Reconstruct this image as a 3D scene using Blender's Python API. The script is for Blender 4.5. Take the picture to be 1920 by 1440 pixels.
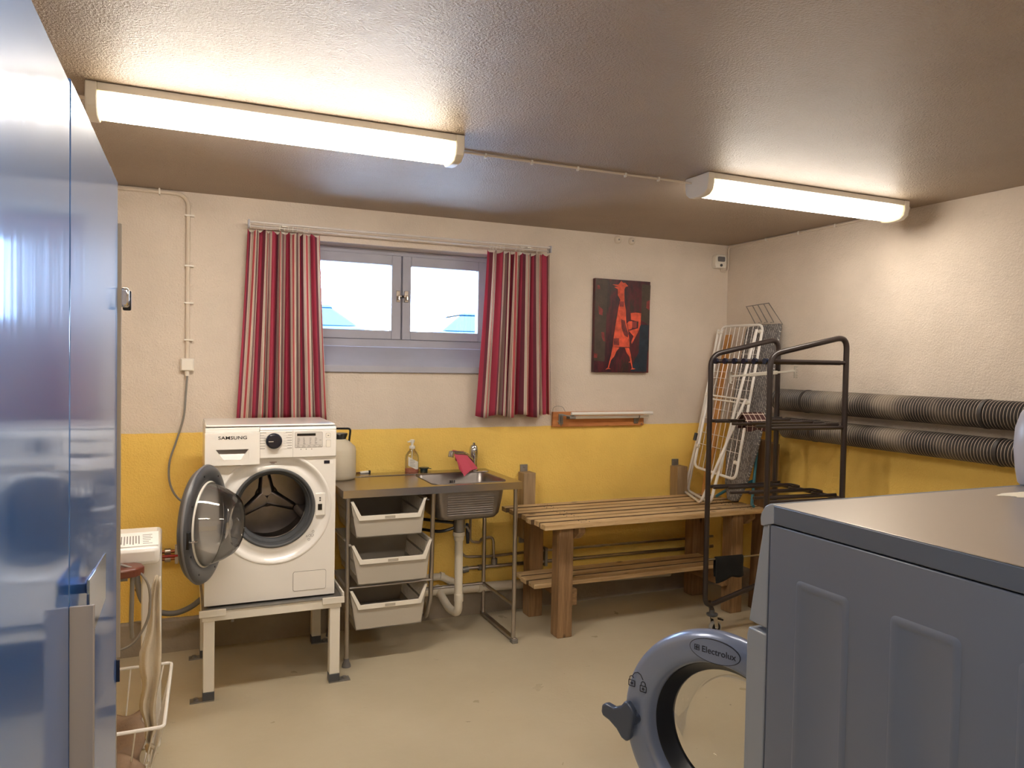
import bpy, math, random
from mathutils import Vector, Matrix
random.seed(7)
for o in list(bpy.data.objects): bpy.data.objects.remove(o, do_unlink=True)
sc = bpy.context.scene
COL = sc.collection
PI = math.pi

# ------------------------------------------------------------------ camera
CAM = Vector((-0.6864, -4.4627, 1.604))
def make_camera():
    yaw, pit, rol = math.radians(23.7342), math.radians(-1.5639), math.radians(1.039)
    fw = Vector((math.sin(yaw)*math.cos(pit), math.cos(yaw)*math.cos(pit), math.sin(pit)))
    r = Vector((math.cos(yaw), -math.sin(yaw), 0)); u = r.cross(fw)
    c, s = math.cos(rol), math.sin(rol)
    r2 = c*r + s*u; u2 = -s*r + c*u
    cam = bpy.data.cameras.new('camera'); o = bpy.data.objects.new('camera', cam)
    cam.sensor_width = 36; cam.sensor_fit = 'HORIZONTAL'; cam.lens = 1409.34/1920*36
    cam.clip_start = .01; cam.clip_end = 300
    M = Matrix((r2, u2, -fw)).transposed().to_4x4(); M.translation = CAM
    o.matrix_world = M; COL.objects.link(o); sc.camera = o
make_camera()

# ------------------------------------------------------------------ light, sky, exposure
EXPOSURE = 0.1
TUBE_STRENGTH = 58.0
SKY_STRENGTH = 30.0
w = bpy.data.worlds.new('sky'); sc.world = w; w.use_nodes = True
bg = w.node_tree.nodes['Background']
bg.inputs['Color'].default_value = (.50, .70, 1.0, 1); bg.inputs['Strength'].default_value = SKY_STRENGTH
def area(name, loc, rot, size, size_y, power, color=(1, 1, 1), portal=False):
    l = bpy.data.lights.new(name, 'AREA'); l.shape = 'RECTANGLE'; l.size = size; l.size_y = size_y
    l.energy = power; l.color = color
    o = bpy.data.objects.new(name, l); o.location = loc; o.rotation_euler = rot; COL.objects.link(o)
    if portal: l.cycles.is_portal = True
    return o
area('window_portal', (.57, .30, 1.99), (PI/2, 0, PI), 1.2, .6, 10, portal=True)
sc.view_settings.view_transform = 'Standard'; sc.view_settings.look = 'None'
sc.view_settings.gamma = 1; sc.view_settings.use_curve_mapping = False
sc.view_settings.exposure = EXPOSURE
sc.cycles.use_denoising = True
sc.cycles.max_bounces = 10; sc.cycles.diffuse_bounces = 5; sc.cycles.glossy_bounces = 5
sc.cycles.transmission_bounces = 6; sc.cycles.transparent_max_bounces = 12
sc.cycles.caustics_reflective = False; sc.cycles.caustics_refractive = False
sc.cycles.sample_clamp_indirect = 6

# ------------------------------------------------------------------ materials
def lin(c):
    return tuple(((x/255/12.92) if x/255 <= .04045 else ((x/255+.055)/1.055)**2.4) for x in c) + (1,)
class NT:
    def __init__(s, name):
        s.m = bpy.data.materials.new(name); s.m.use_nodes = True; s.t = s.m.node_tree
        s.p = s.t.nodes['Principled BSDF']; s.out = s.t.nodes['Material Output']
    def n(s, typ, **kw):
        x = s.t.nodes.new(typ)
        for k, v in kw.items():
            if k in x.inputs.keys() if isinstance(k, str) else False: x.inputs[k].default_value = v
            else: setattr(x, k, v)
        return x
    def l(s, a, b): s.t.links.new(a, b)
    def coord(s, scale=(1, 1, 1), rand=False, kind='Object'):
        tc = s.n('ShaderNodeTexCoord'); mp = s.n('ShaderNodeMapping'); mp.inputs['Scale'].default_value = scale
        s.l(tc.outputs[kind], mp.inputs['Vector'])
        if rand:
            oi = s.n('ShaderNodeObjectInfo'); mu = s.n('ShaderNodeMath', operation='MULTIPLY'); mu.inputs[1].default_value = 37.0
            s.l(oi.outputs['Random'], mu.inputs[0]); s.l(mu.outputs[0], mp.inputs['Location'])
        return mp.outputs[0]
    def noise(s, vec, scale, detail=3, rough=.5):
        x = s.n('ShaderNodeTexNoise'); x.inputs['Scale'].default_value = scale; x.inputs['Detail'].default_value = detail
        x.inputs['Roughness'].default_value = rough; s.l(vec, x.inputs['Vector']); return x.outputs['Fac']
    def ramp(s, fac, stops, interp='LINEAR'):
        x = s.n('ShaderNodeValToRGB'); x.color_ramp.interpolation = interp; e = x.color_ramp.elements
        while len(e) < len(stops): e.new(.5)
        for i, (p, c) in enumerate(stops): e[i].position = p; e[i].color = c
        s.l(fac, x.inputs['Fac']); return x.outputs['Color']
    def mix(s, fac, a, b, blend='MIX'):
        x = s.n('ShaderNodeMix', data_type='RGBA', blend_type=blend)
        for v, i in ((fac, 0), (a, 6), (b, 7)):
            if hasattr(v, 'links') or hasattr(v, 'is_linked'): s.l(v, x.inputs[i])
            else: x.inputs[i].default_value = v
        return x.outputs[2]
    def bump(s, h, strength, dist=.01):
        x = s.n('ShaderNodeBump'); x.inputs['Strength'].default_value = strength; x.inputs['Distance'].default_value = dist
        s.l(h, x.inputs['Height']); s.l(x.outputs[0], s.p.inputs['Normal']); return x
    def set(s, **kw):
        for k, v in kw.items():
            i = s.p.inputs[k.replace('_', ' ')]
            if hasattr(v, 'is_linked') : s.l(v, i)
            else: i.default_value = v
def mat(name, col, rough=.5, metal=0, bump=0, bscale=60, var=0, spec=.5, coat=0, trans=0):
    t = NT(name); c = lin(col)
    t.set(Base_Color=c, Roughness=rough, Metallic=metal)
    t.p.inputs['Specular IOR Level'].default_value = spec
    if coat: t.p.inputs['Coat Weight'].default_value = coat; t.p.inputs['Coat Roughness'].default_value = .06
    if var or bump:
        v = t.coord(rand=True)
        if var:
            n = t.noise(v, bscale*.15, 4)
            d = tuple(max(0, x*(1-var)) for x in c[:3])+(1,); e = tuple(min(1, x*(1+var)) for x in c[:3])+(1,)
            t.set(Base_Color=t.ramp(n, [(.3, d), (.7, e)]))
        if bump: t.bump(t.noise(v, bscale, 3), bump, .004)
    return t.m

def wall_mat(name, bands, rough=.75):
    t = NT(name); tc = t.n('ShaderNodeTexCoord'); sx = t.n('ShaderNodeSeparateXYZ'); t.l(tc.outputs['Object'], sx.inputs[0])
    v = tc.outputs['Object']
    nz = t.noise(v, 3, 4)
    col = None
    wob = t.n('ShaderNodeMath', operation='MULTIPLY_ADD'); t.l(t.noise(v, 9, 3), wob.inputs[0]); wob.inputs[1].default_value = .012
    t.l(sx.outputs['Z'], wob.inputs[2])
    z = wob.outputs[0]
    for k, (zz, c) in enumerate(bands):
        a = tuple(x*.93 for x in lin(c)[:3])+(1,); b = tuple(min(1, x*1.05) for x in lin(c)[:3])+(1,)
        cc = t.ramp(nz, [(.3, a), (.7, b)])
        if col is None: col = cc
        else:
            g = t.n('ShaderNodeMath', operation='GREATER_THAN'); t.l(z, g.inputs[0]); g.inputs[1].default_value = zz
            col = t.mix(g.outputs[0], col, cc)
    # scattered little flakes and smudges of wear
    sp = t.ramp(t.noise(v, 11, 5, .7), [(.68, (0, 0, 0, 1)), (.74, (1, 1, 1, 1))])
    col = t.mix(t.mix(1, (0.10, .10, .10, 1), sp, 'MULTIPLY'), col, (.25, .2, .15, 1))
    t.set(Base_Color=col, Roughness=rough)
    h1 = t.noise(v, 95, 5, .65); h2 = t.noise(v, 14, 3)
    ad = t.n('ShaderNodeMath', operation='MULTIPLY_ADD'); t.l(h2, ad.inputs[0]); ad.inputs[1].default_value = 1.2; t.l(h1, ad.inputs[2])
    t.bump(ad.outputs[0], .8, .008)
    return t.m
WHITE_WALL = (226, 214, 202); YELLOW = (252, 214, 114); GREYB = (168, 156, 142)
M = {}
M['wall'] = wall_mat('painted plaster', [(0, GREYB), (.19, YELLOW), (1.200, WHITE_WALL)])
def ceil_mat():
    t = NT('ceiling plaster'); v = t.coord()
    a = lin((168, 150, 132)); b = lin((179, 161, 142))
    t.set(Base_Color=t.ramp(t.noise(v, 2.2, 5), [(.3, a), (.7, b)]), Roughness=.42)
    t.p.inputs['Specular IOR Level'].default_value = .5
    h1 = t.noise(v, 120, 4, .6); h2 = t.noise(v, 6, 3)
    ad = t.n('ShaderNodeMath', operation='MULTIPLY_ADD'); t.l(h2, ad.inputs[0]); ad.inputs[1].default_value = 1.0; t.l(h1, ad.inputs[2])
    t.bump(ad.outputs[0], 1.0, .016); return t.m
M['ceiling'] = ceil_mat()
def floor_mat():
    t = NT('painted concrete'); v = t.coord()
    a = lin((184, 173, 150)); b = lin((194, 184, 162))
    col = t.ramp(t.noise(v, 1.6, 6, .6), [(.3, a), (.7, b)])
    blot = t.ramp(t.noise(t.coord((1, 2.2, 1)), 7.5, 8, .75), [(.635, (0, 0, 0, 1)), (.68, (1, 1, 1, 1))])
    reg = t.ramp(t.noise(v, 1.9, 2), [(.5, (0, 0, 0, 1)), (.62, (1, 1, 1, 1))])
    col = t.mix(t.mix(1, blot, reg, 'MULTIPLY'), col, lin((112, 98, 82)))
    t.set(Base_Color=col, Roughness=t.ramp(t.noise(v, 4, 4), [(.3, (.27,)*3+(1,)), (.7, (.42,)*3+(1,))]))
    t.bump(t.noise(v, 30, 5, .6), .18, .006); return t.m
M['floor'] = floor_mat()
def wood_mat(name, a, b, axis, rough=.6, knots=True, scale=1):
    t = NT(name); s = [14*scale]*3; s['xyz'.index(axis)] = 1.1*scale
    v = t.coord(tuple(s), rand=True)
    n = t.noise(v, 3.2, 6, .65)
    col = t.ramp(n, [(.28, lin(a)), (.48, lin([ (x+y)/2 for x, y in zip(a, b)])), (.7, lin(b))])
    if knots:
        s2 = [9]*3; s2['xyz'.index(axis)] = 4
        vo = t.n('ShaderNodeTexVoronoi'); vo.inputs['Scale'].default_value = 1.0; t.l(t.coord(tuple(s2), rand=True), vo.inputs['Vector'])
        k = t.ramp(vo.outputs['Distance'], [(.06, (1, 1, 1, 1)), (.13, (0, 0, 0, 1))])
        col = t.mix(k, col, lin([x*.5 for x in a]))
    t.set(Base_Color=col, Roughness=rough); t.bump(t.noise(v, 9, 5), .35, .003); return t.m
M['slat'] = wood_mat('worn pine along', (164, 132, 92), (228, 202, 160), 'x')
M['leg_wood'] = wood_mat('stained pine upright', (110, 84, 58), (166, 132, 96), 'z')
M['beam_wood'] = wood_mat('stained pine cross', (112, 86, 58), (166, 132, 96), 'y')
M['post_wood'] = wood_mat('grey pine post', (134, 112, 84), (170, 146, 114), 'z', knots=False)
M['board_wood'] = wood_mat('orange pine board', (172, 104, 56), (212, 148, 92), 'x')
M['old_board'] = wood_mat('brown old board', (92, 66, 42), (140, 106, 72), 'z')
M['thin_plank'] = wood_mat('orange thin plank', (176, 120, 62), (208, 156, 92), 'z', knots=False)
M['red_wood'] = mat('lacquered red brown wood', (104, 56, 42), .28, var=.25, bscale=50)
M['steel'] = mat('brushed steel', (178, 172, 168), .3, 1, bump=.05, bscale=200, var=.05)
M['sink_steel'] = mat('stainless sheet', (186, 178, 170), .27, 1, bump=.04, bscale=250)
M['sink_dark'] = mat('dull stainless basin', (140, 134, 132), .36, 1, bump=.05, bscale=120, var=.08)
M['chrome'] = mat('chrome', (205, 205, 208), .08, 1)
M['chrome_worn'] = mat('worn chrome pipe', (170, 160, 150), .3, 1, var=.15, bscale=80)
M['galv'] = mat('galvanised steel', (150, 148, 146), .5, .8, var=.12, bscale=90)
M['white_enamel'] = mat('white enamel', (236, 234, 232), .22, coat=.3)
M['white_plastic'] = mat('white plastic', (232, 228, 220), .35)
M['cream_plastic'] = mat('cream plastic', (178, 172, 162), .4)
M['tyre_grey'] = mat('grey castor tyre', (158, 156, 152), .5)
M['white_paint'] = mat('white painted steel', (226, 222, 214), .4, var=.03)
M['pvc'] = mat('white pvc', (226, 220, 208), .35)
M['grey_line'] = mat('grey print', (120, 118, 118), .5)
M['dark_grey'] = mat('dark grey plastic', (72, 74, 80), .35)
M['mid_grey'] = mat('mid grey plastic', (112, 112, 116), .4)
M['gasket'] = mat('grey rubber gasket', (78, 80, 84), .5)
M['door_pane'] = mat('pale inner pane', (196, 192, 188), .12, .1, coat=.5)
M['black'] = mat('black plastic', (20, 20, 24), .3)
M['navy'] = mat('navy gloss plastic', (24, 30, 48), .15)
M['black_cloth'] = mat('black cloth', (12, 12, 14), .95, bump=.4, bscale=300)
M['cable_grey'] = mat('grey cable', (132, 128, 124), .45)
M['hose_grey'] = mat('grey hose', (112, 112, 114), .5)
M['conduit'] = mat('painted conduit', (214, 202, 188), .5)
M['win_paint'] = mat('window paint', (168, 170, 186), .45, var=.04)
M['rack'] = mat('dark brown powder coat', (46, 38, 38), .3)
M['teal'] = mat('teal painted tube', (52, 112, 130), .35)
M['pink'] = mat('pink microfibre cloth', (216, 92, 116), .95, bump=.5, bscale=400)
M['pinkliq'] = mat('pink liquid soap', (226, 140, 116), .25)
M['copper'] = mat('copper pipe', (168, 110, 84), .35, .9)
M['red_hose'] = mat('red tap handle', (160, 36, 36), .35)
M['blue_body'] = mat('blue grey painted steel', (90, 100, 120), .32, coat=.15)
M['blue_front'] = mat('blue grey front panel', (122, 130, 144), .3, coat=.2)
M['blue_edge'] = mat('slate edge of worktop', (74, 84, 102), .35)
M['top_steel'] = mat('satin worktop', (188, 180, 172), .3, .85, bump=.03, bscale=200)
M['ring_silver'] = mat('silver blue door ring', (118, 130, 158), .28, .25, coat=.2)
M['knob_blue'] = mat('dark slate knob', (58, 68, 88), .28)
M['ink'] = mat('dark print', (28, 34, 50), .5)
M['black_print'] = mat('black print', (16, 16, 18), .5)
M['powder'] = mat('white washing powder', (238, 230, 212), .9, bump=.6, bscale=400)
M['cloth_cream'] = mat('cream ironing cloth', (196, 184, 164), .95, bump=.35, bscale=120, var=.06)
M['cloth_brown'] = mat('brown cloth', (140, 118, 100), .95, bump=.35, bscale=120, var=.1)
M['lcd'] = mat('display glass', (210, 206, 204), .12)
M['paper'] = mat('white paper', (240, 238, 236), .8)
M['cap_dark'] = mat('dark green cap', (26, 42, 42), .35)
M['ground'] = mat('bright paving', (230, 232, 236), .8)
M['car_paint'] = mat('blue car paint', (30, 62, 84), .2)
M['car_glass'] = mat('car glass', (8, 40, 58), .06)
M['tyre'] = mat('tyre', (24, 24, 26), .8)

def glass(name, tint=(1, 1, 1, 1), fac=.12, rough=.02, gain=1.0):
    t = NT(name); t.t.nodes.remove(t.p)
    a = t.n('ShaderNodeBsdfTransparent'); a.inputs[0].default_value = tint
    g = t.n('ShaderNodeBsdfGlossy'); g.inputs['Roughness'].default_value = rough
    fr = t.n('ShaderNodeFresnel'); fr.inputs['IOR'].default_value = 1.45
    ad = t.n('ShaderNodeMath', operation='MULTIPLY_ADD', use_clamp=True); t.l(fr.outputs[0], ad.inputs[0]); ad.inputs[1].default_value = gain; ad.inputs[2].default_value = fac
    mx = t.n('ShaderNodeMixShader'); t.l(ad.outputs[0], mx.inputs[0]); t.l(a.outputs[0], mx.inputs[1]); t.l(g.outputs[0], mx.inputs[2])
    t.l(mx.outputs[0], t.out.inputs[0]); return t.m
M['glass'] = glass('window glass', fac=.0)
M['bowl_glass'] = glass('thick clear bowl', (.97, .97, .97, 1), .05)
M['bowl_glass2'] = glass('clear porthole glass', (.93, .93, .90, 1), 0, gain=.35)
M['clear_plastic'] = glass('clear bottle plastic', (.97, .97, .95, 1), .02, .08, gain=.6)
def milky(name, col, a=.35):
    t = NT(name); t.set(Base_Color=lin(col), Roughness=.35); t.p.inputs['Subsurface Weight'].default_value = .0
    tr = t.n('ShaderNodeBsdfTranslucent'); tr.inputs[0].default_value = lin(col)
    mx = t.n('ShaderNodeMixShader'); mx.inputs[0].default_value = a
    t.l(t.p.outputs[0], mx.inputs[1]); t.l(tr.outputs[0], mx.inputs[2]); t.l(mx.outputs[0], t.out.inputs[0]); return t.m
M['milky'] = milky('milky polythene', (240, 232, 214))

def curtain_mat():
    t = NT('striped curtain cotton'); tc = t.n('ShaderNodeTexCoord'); sx = t.n('ShaderNodeSeparateXYZ'); t.l(tc.outputs['UV'], sx.inputs[0])
    fr = t.n('ShaderNodeMath', operation='FRACT'); t.l(sx.outputs['X'], fr.inputs[0])
    red = lin((186, 76, 100)); crm = lin((236, 222, 210)); gry = lin((150, 126, 124)); plum = lin((134, 74, 90)); rose = lin((202, 100, 108))
    st = [(0, red), (.17, plum), (.30, crm), (.335, gry), (.35, crm), (.385, gry), (.40, crm), (.44, rose), (.54, crm), (.58, gry), (.595, crm), (.635, gry), (.73, plum), (.78, crm), (.82, gry), (.84, crm), (.89, red)]
    col = t.ramp(fr.outputs[0], st, 'CONSTANT')
    t.set(Base_Color=col, Roughness=.95); t.p.inputs['Specular IOR Level'].default_value = .1
    t.bump(t.noise(t.coord((1, 1, 1)), 500, 2), .2, .002)
    tr = t.n('ShaderNodeBsdfTranslucent'); t.l(col, tr.inputs[0])
    mx = t.n('ShaderNodeMixShader'); mx.inputs[0].default_value = .3
    t.l(t.p.outputs[0], mx.inputs[1]); t.l(tr.outputs[0], mx.inputs[2]); t.l(mx.outputs[0], t.out.inputs[0]); return t.m
M['curtain'] = curtain_mat()
def plaid_mat():
    t = NT('dark plaid cloth'); v = t.coord((1, 1, 1)); sx = t.n('ShaderNodeSeparateXYZ'); t.l(v, sx.inputs[0])
    out = None
    for ax in ('X', 'Z'):
        mu = t.n('ShaderNodeMath', operation='MULTIPLY'); t.l(sx.outputs[ax], mu.inputs[0]); mu.inputs[1].default_value = 30
        fr = t.n('ShaderNodeMath', operation='FRACT'); t.l(mu.outputs[0], fr.inputs[0])
        g = t.n('ShaderNodeMath', operation='GREATER_THAN'); t.l(fr.outputs[0], g.inputs[0]); g.inputs[1].default_value = .90
        if out is None: out = g.outputs[0]
        else:
            mxx = t.n('ShaderNodeMath', operation='MAXIMUM'); t.l(out, mxx.inputs[0]); t.l(g.outputs[0], mxx.inputs[1]); out = mxx.outputs[0]
    t.set(Base_Color=t.mix(out, lin((66, 36, 36)), lin((206, 190, 176))), Roughness=.95); return t.m
M['plaid'] = plaid_mat()
def iron_cover():
    t = NT('grey patterned cover'); v = t.coord((1, 1, 1)); 
    mp = t.n('ShaderNodeMapping'); mp.inputs['Rotation'].default_value = (.6, 0, 0); t.l(v, mp.inputs[0])
    wv = t.n('ShaderNodeTexWave'); wv.bands_direction = 'Y'; wv.inputs['Scale'].default_value = 22; wv.inputs['Distortion'].default_value = 1.5; t.l(mp.outputs[0], wv.inputs['Vector'])
    nz = t.noise(mp.outputs[0], 60, 2)
    a = t.ramp(wv.outputs['Fac'], [(.86, (0, 0, 0, 1)), (.93, (1, 1, 1, 1))])
    b = t.ramp(nz, [(.45, (0, 0, 0, 1)), (.5, (1, 1, 1, 1))])
    t.set(Base_Color=t.mix(t.mix(1, a, b, 'MULTIPLY'), lin((106, 104, 106)), lin((196, 194, 190))), Roughness=.9); return t.m
M['iron_cover'] = iron_cover()
def cabinet_mat():
    t = NT('glossy blue steel door'); v = t.coord((1, 1, .12))
    t.set(Base_Color=(.31, .46, .72, 1), Metallic=1.0)
    t.l(t.ramp(t.noise(t.coord((8, 8, .6)), 5, 4), [(.3, (.05,)*3+(1,)), (.75, (.13,)*3+(1,))]), t.p.inputs['Roughness'])
    q = t.n('ShaderNodeBsdfPrincipled'); q.inputs['Base Color'].default_value = (.03, .17, .56, 1); q.inputs['Roughness'].default_value = .38
    mx = t.n('ShaderNodeMixShader'); mx.inputs[0].default_value = .38
    t.l(t.p.outputs[0], mx.inputs[1]); t.l(q.outputs[0], mx.inputs[2]); t.l(mx.outputs[0], t.out.inputs[0])
    t.bump(t.noise(t.coord((1, 1, 1)), 2.2, 1), .06, .05); return t.m
M['cabinet'] = cabinet_mat()
M['latch_steel'] = mat('bluish polished steel', (150, 172, 208), .12, 1)
M['slat_side'] = mat('unsanded slat side with gap shade', (92, 70, 48), .8, bump=.3, bscale=60, var=.2)  # inner slat sides coloured dark to stand in for shade in the gaps
M['cabinet_grip'] = mat('grey grip strip', (150, 144, 142), .35, .3)
M['cabinet_side'] = mat('pale cabinet side', (156, 146, 134), .4)
def tube_mat(L, gain=1.0):
    # lit diffuser: bright over the tube, a little dimmer at its ends and under edge
    t = NT('lit diffuser'); t.t.nodes.remove(t.p); tc = t.n('ShaderNodeTexCoord'); sx = t.n('ShaderNodeSeparateXYZ'); t.l(tc.outputs['Object'], sx.inputs[0])
    ab = t.n('ShaderNodeMath', operation='ABSOLUTE'); t.l(sx.outputs['X'], ab.inputs[0])
    e = t.ramp(ab.outputs[0], [(0, (1, .90, .77, 1)), (L/2-.10, (1, .90, .77, 1)), (L/2-.02, (.20, .15, .07, 1))])
    rib = t.n('ShaderNodeMath', operation='SINE'); mu = t.n('ShaderNodeMath', operation='MULTIPLY'); t.l(sx.outputs['X'], mu.inputs[0]); mu.inputs[1].default_value = 900
    t.l(mu.outputs[0], rib.inputs[0])
    rr = t.n('ShaderNodeMath', operation='MULTIPLY_ADD'); t.l(rib.outputs[0], rr.inputs[0]); rr.inputs[1].default_value = .12; rr.inputs[2].default_value = .88
    zr = t.ramp(sx.outputs['Z'], [(0.0, (1,)*3+(1,)), (.022, (.85,)*3+(1,)), (.034, (.65,)*3+(1,)), (.06, (.55, .55, .55, 1))])
    em = t.n('ShaderNodeEmission')
    c = t.mix(1, e, zr, 'MULTIPLY'); t.l(c, em.inputs[0])
    st = t.n('ShaderNodeMath', operation='MULTIPLY'); t.l(rr.outputs[0], st.inputs[0]); st.inputs[1].default_value = TUBE_STRENGTH*gain
    t.l(st.outputs[0], em.inputs[1]); t.l(em.outputs[0], t.out.inputs[0]); return t.m
M['tube'] = tube_mat(1.24); M['tube_dim'] = tube_mat(1.24, .56)
def duct_mat():
    t = NT('dusty black duct hose'); v = t.coord()
    d = t.ramp(t.noise(v, 3.5, 3), [(.45, (0, 0, 0, 1)), (.68, (1, 1, 1, 1))])
    t.set(Base_Color=t.mix(d, lin((52, 48, 48)), lin((122, 112, 100))), Roughness=.55); return t.m
M['duct'] = duct_mat()
M['duct_edge'] = mat('worn duct ridge', (168, 156, 142), .6)
def painting_mat():
    t = NT('painted canvas ground'); v = t.coord((1, 1, .35))
    n = t.noise(v, 7, 5, .65)
    col = t.ramp(n, [(.3, lin((20, 18, 40))), (.42, lin((52, 14, 30))), (.52, lin((84, 20, 36))), (.6, lin((44, 34, 32))), (.72, lin((110, 36, 34)))])
    t.set(Base_Color=col, Roughness=.35); t.bump(t.noise(t.coord(), 60, 4), .4, .003); return t.m
M['canvas'] = painting_mat()
M['orange_paint'] = mat('orange oil paint', (214, 84, 56), .4, bump=.6, bscale=150, var=.35)
M['dark_paint'] = mat('dark oil paint', (66, 52, 44), .4, bump=.6, bscale=150, var=.2)
M['teal_paint'] = mat('dark teal oil paint', (22, 40, 56), .4, bump=.6, bscale=150, var=.3)
M['rust_paint'] = mat('rust oil paint', (128, 44, 44), .4, bump=.6, bscale=150, var=.4)

# ------------------------------------------------------------------ mesh helpers
def wl(o):
    v = Vector((0, 0, 0))
    while o: v += o.location; o = o.parent
    return v
class MB:
    def __init__(s): s.v = []; s.f = []; s.mi = []; s.cur = 0
    def add(s, vs, fs):
        b = len(s.v); s.v += [Vector(v) for v in vs]; s.f += [tuple(b+i for i in f) for f in fs]; s.mi += [s.cur]*len(fs); return s
    def box(s, x0, x1, y0, y1, z0, z1):
        return s.add([(x0,y0,z0),(x1,y0,z0),(x1,y1,z0),(x0,y1,z0),(x0,y0,z1),(x1,y0,z1),(x1,y1,z1),(x0,y1,z1)],
                     [(0,3,2,1),(4,5,6,7),(0,1,5,4),(1,2,6,5),(2,3,7,6),(3,0,4,7)])
    def hexa(s, b, t):   # bottom 4 pts ccw, top 4 pts
        return s.add(list(b)+list(t), [(0,3,2,1),(4,5,6,7),(0,1,5,4),(1,2,6,5),(2,3,7,6),(3,0,4,7)])
    def bar(s, a, b, w, h, up=(0, 0, 1)):
        a = Vector(a); b = Vector(b); d = (b-a).normalized(); up = Vector(up); sd = d.cross(up)
        if sd.length < 1e-4: sd = d.cross(Vector((1, 0, 0)))
        sd.normalize(); u = sd.cross(d)
        q = lambda p: [p-sd*w/2-u*h/2, p+sd*w/2-u*h/2, p+sd*w/2+u*h/2, p-sd*w/2+u*h/2]
        return s.add(q(a)+q(b), [(0,1,2,3),(7,6,5,4),(0,4,5,1),(1,5,6,2),(2,6,7,3),(3,7,4,0)])
    def tube(s, pts, r, n=10, closed=False, cap=True):
        pts = [Vector(p) for p in pts]; N = len(pts); rings = []
        t0 = (pts[1]-pts[0]).normalized(); up = Vector((0, 0, 1)) if abs(t0.z) < .9 else Vector((1, 0, 0))
        nrm = t0.cross(up).normalized(); b = len(s.v)
        for i, p in enumerate(pts):
            if closed: t = (pts[(i+1) % N]-pts[i-1]).normalized()
            else: t = (pts[min(i+1, N-1)]-pts[max(i-1, 0)]).normalized()
            nrm = (nrm-t*nrm.dot(t))
            if nrm.length < 1e-5: nrm = t.orthogonal()
            nrm.normalize(); bi = t.cross(nrm); rr = r[i] if isinstance(r, (list, tuple)) else r
            for k in range(n):
                a = 2*PI*k/n; s.v.append(p+(nrm*math.cos(a)+bi*math.sin(a))*rr)
        M_ = N if closed else N-1
        for i in range(M_):
            for k in range(n):
                a = b+i*n+k; c = b+i*n+(k+1) % n; d = b+((i+1) % N)*n+(k+1) % n; e = b+((i+1) % N)*n+k
                s.f.append((a, c, d, e)); s.mi.append(s.cur)
        if cap and not closed:
            s.f.append(tuple(b+k for k in range(n))[::-1]); s.f.append(tuple(b+(N-1)*n+k for k in range(n))); s.mi += [s.cur]*2
        return s
    def lathe(s, prof, Mx, n=48, cap0=False, cap1=False, sx=1, sy=1):
        b = len(s.v)
        for (r, h) in prof:
            for k in range(n):
                a = 2*PI*k/n; s.v.append(Mx @ Vector((r*math.cos(a)*sx, r*math.sin(a)*sy, h)))
        for i in range(len(prof)-1):
            for k in range(n):
                s.f.append((b+i*n+k, b+i*n+(k+1) % n, b+(i+1)*n+(k+1) % n, b+(i+1)*n+k)); s.mi.append(s.cur)
        if cap0: s.f.append(tuple(b+k for k in range(n))[::-1]); s.mi.append(s.cur)
        if cap1: s.f.append(tuple(b+(len(prof)-1)*n+k for k in range(n))); s.mi.append(s.cur)
        return s
    def prism(s, poly, Mx, h0, h1):
        n = len(poly); b = len(s.v)
        for h in (h0, h1):
            for (x, y) in poly: s.v.append(Mx @ Vector((x, y, h)))
        s.f.append(tuple(b+k for k in range(n))[::-1]); s.f.append(tuple(b+n+k for k in range(n)))
        for k in range(n): s.f.append((b+k, b+(k+1) % n, b+n+(k+1) % n, b+n+k))
        s.mi += [s.cur]*(n+2); return s
    def cyl(s, a, b, r, n=20): return s.tube([a, b], r, n)
    def plate_hole(s, x0, x1, z0, z1, c, R, y, n=96):
        ang = [2*PI*k/n for k in range(n)]; outer = []
        for a in ang:
            dx, dz = math.cos(a), math.sin(a); t = 1e9
            if dx > 1e-6: t = min(t, (x1-c[0])/dx)
            if dx < -1e-6: t = min(t, (x0-c[0])/dx)
            if dz > 1e-6: t = min(t, (z1-c[1])/dz)
            if dz < -1e-6: t = min(t, (z0-c[1])/dz)
            outer.append([c[0]+dx*t, c[1]+dz*t])
        for cx in (x0, x1):
            for cz in (z0, z1):
                k = min(range(n), key=lambda i: (outer[i][0]-cx)**2+(outer[i][1]-cz)**2); outer[k] = [cx, cz]
        vs = [(c[0]+R*math.cos(a), y, c[1]+R*math.sin(a)) for a in ang]+[(p[0], y, p[1]) for p in outer]
        return s.add(vs, [(k, (k+1) % n, n+(k+1) % n, n+k) for k in range(n)])
    def build(s, name, m, parent=None, bevel=0, seg=2, sharp=35, uv=None, at=None):
        if parent is not None: off = wl(parent)
        elif at is not None: off = Vector(at)
        else:
            xs = [v.x for v in s.v]; ys = [v.y for v in s.v]; zs = [v.z for v in s.v]
            off = Vector(((min(xs)+max(xs))/2, (min(ys)+max(ys))/2, min(zs)))
        me = bpy.data.meshes.new(name); me.from_pydata([v-off for v in s.v], [], s.f)
        ms = m if isinstance(m, (list, tuple)) else [m]
        for q in ms: me.materials.append(M[q] if isinstance(q, str) else q)
        if len(ms) > 1: me.polygons.foreach_set('material_index', s.mi)
        if uv:
            ul = me.uv_layers.new(name='UVMap')
            for lp in me.loops: ul.data[lp.index].uv = uv[lp.vertex_index]
        import bmesh
        bm = bmesh.new(); bm.from_mesh(me); bmesh.ops.recalc_face_normals(bm, faces=bm.faces); bm.to_mesh(me); bm.free()
        me.polygons.foreach_set('use_smooth', [True]*len(me.polygons))
        me.set_sharp_from_angle(angle=math.radians(sharp)); me.update()
        o = bpy.data.objects.new(name, me); COL.objects.link(o)
        if parent is not None: o.parent = parent
        else: o.location = off
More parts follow.
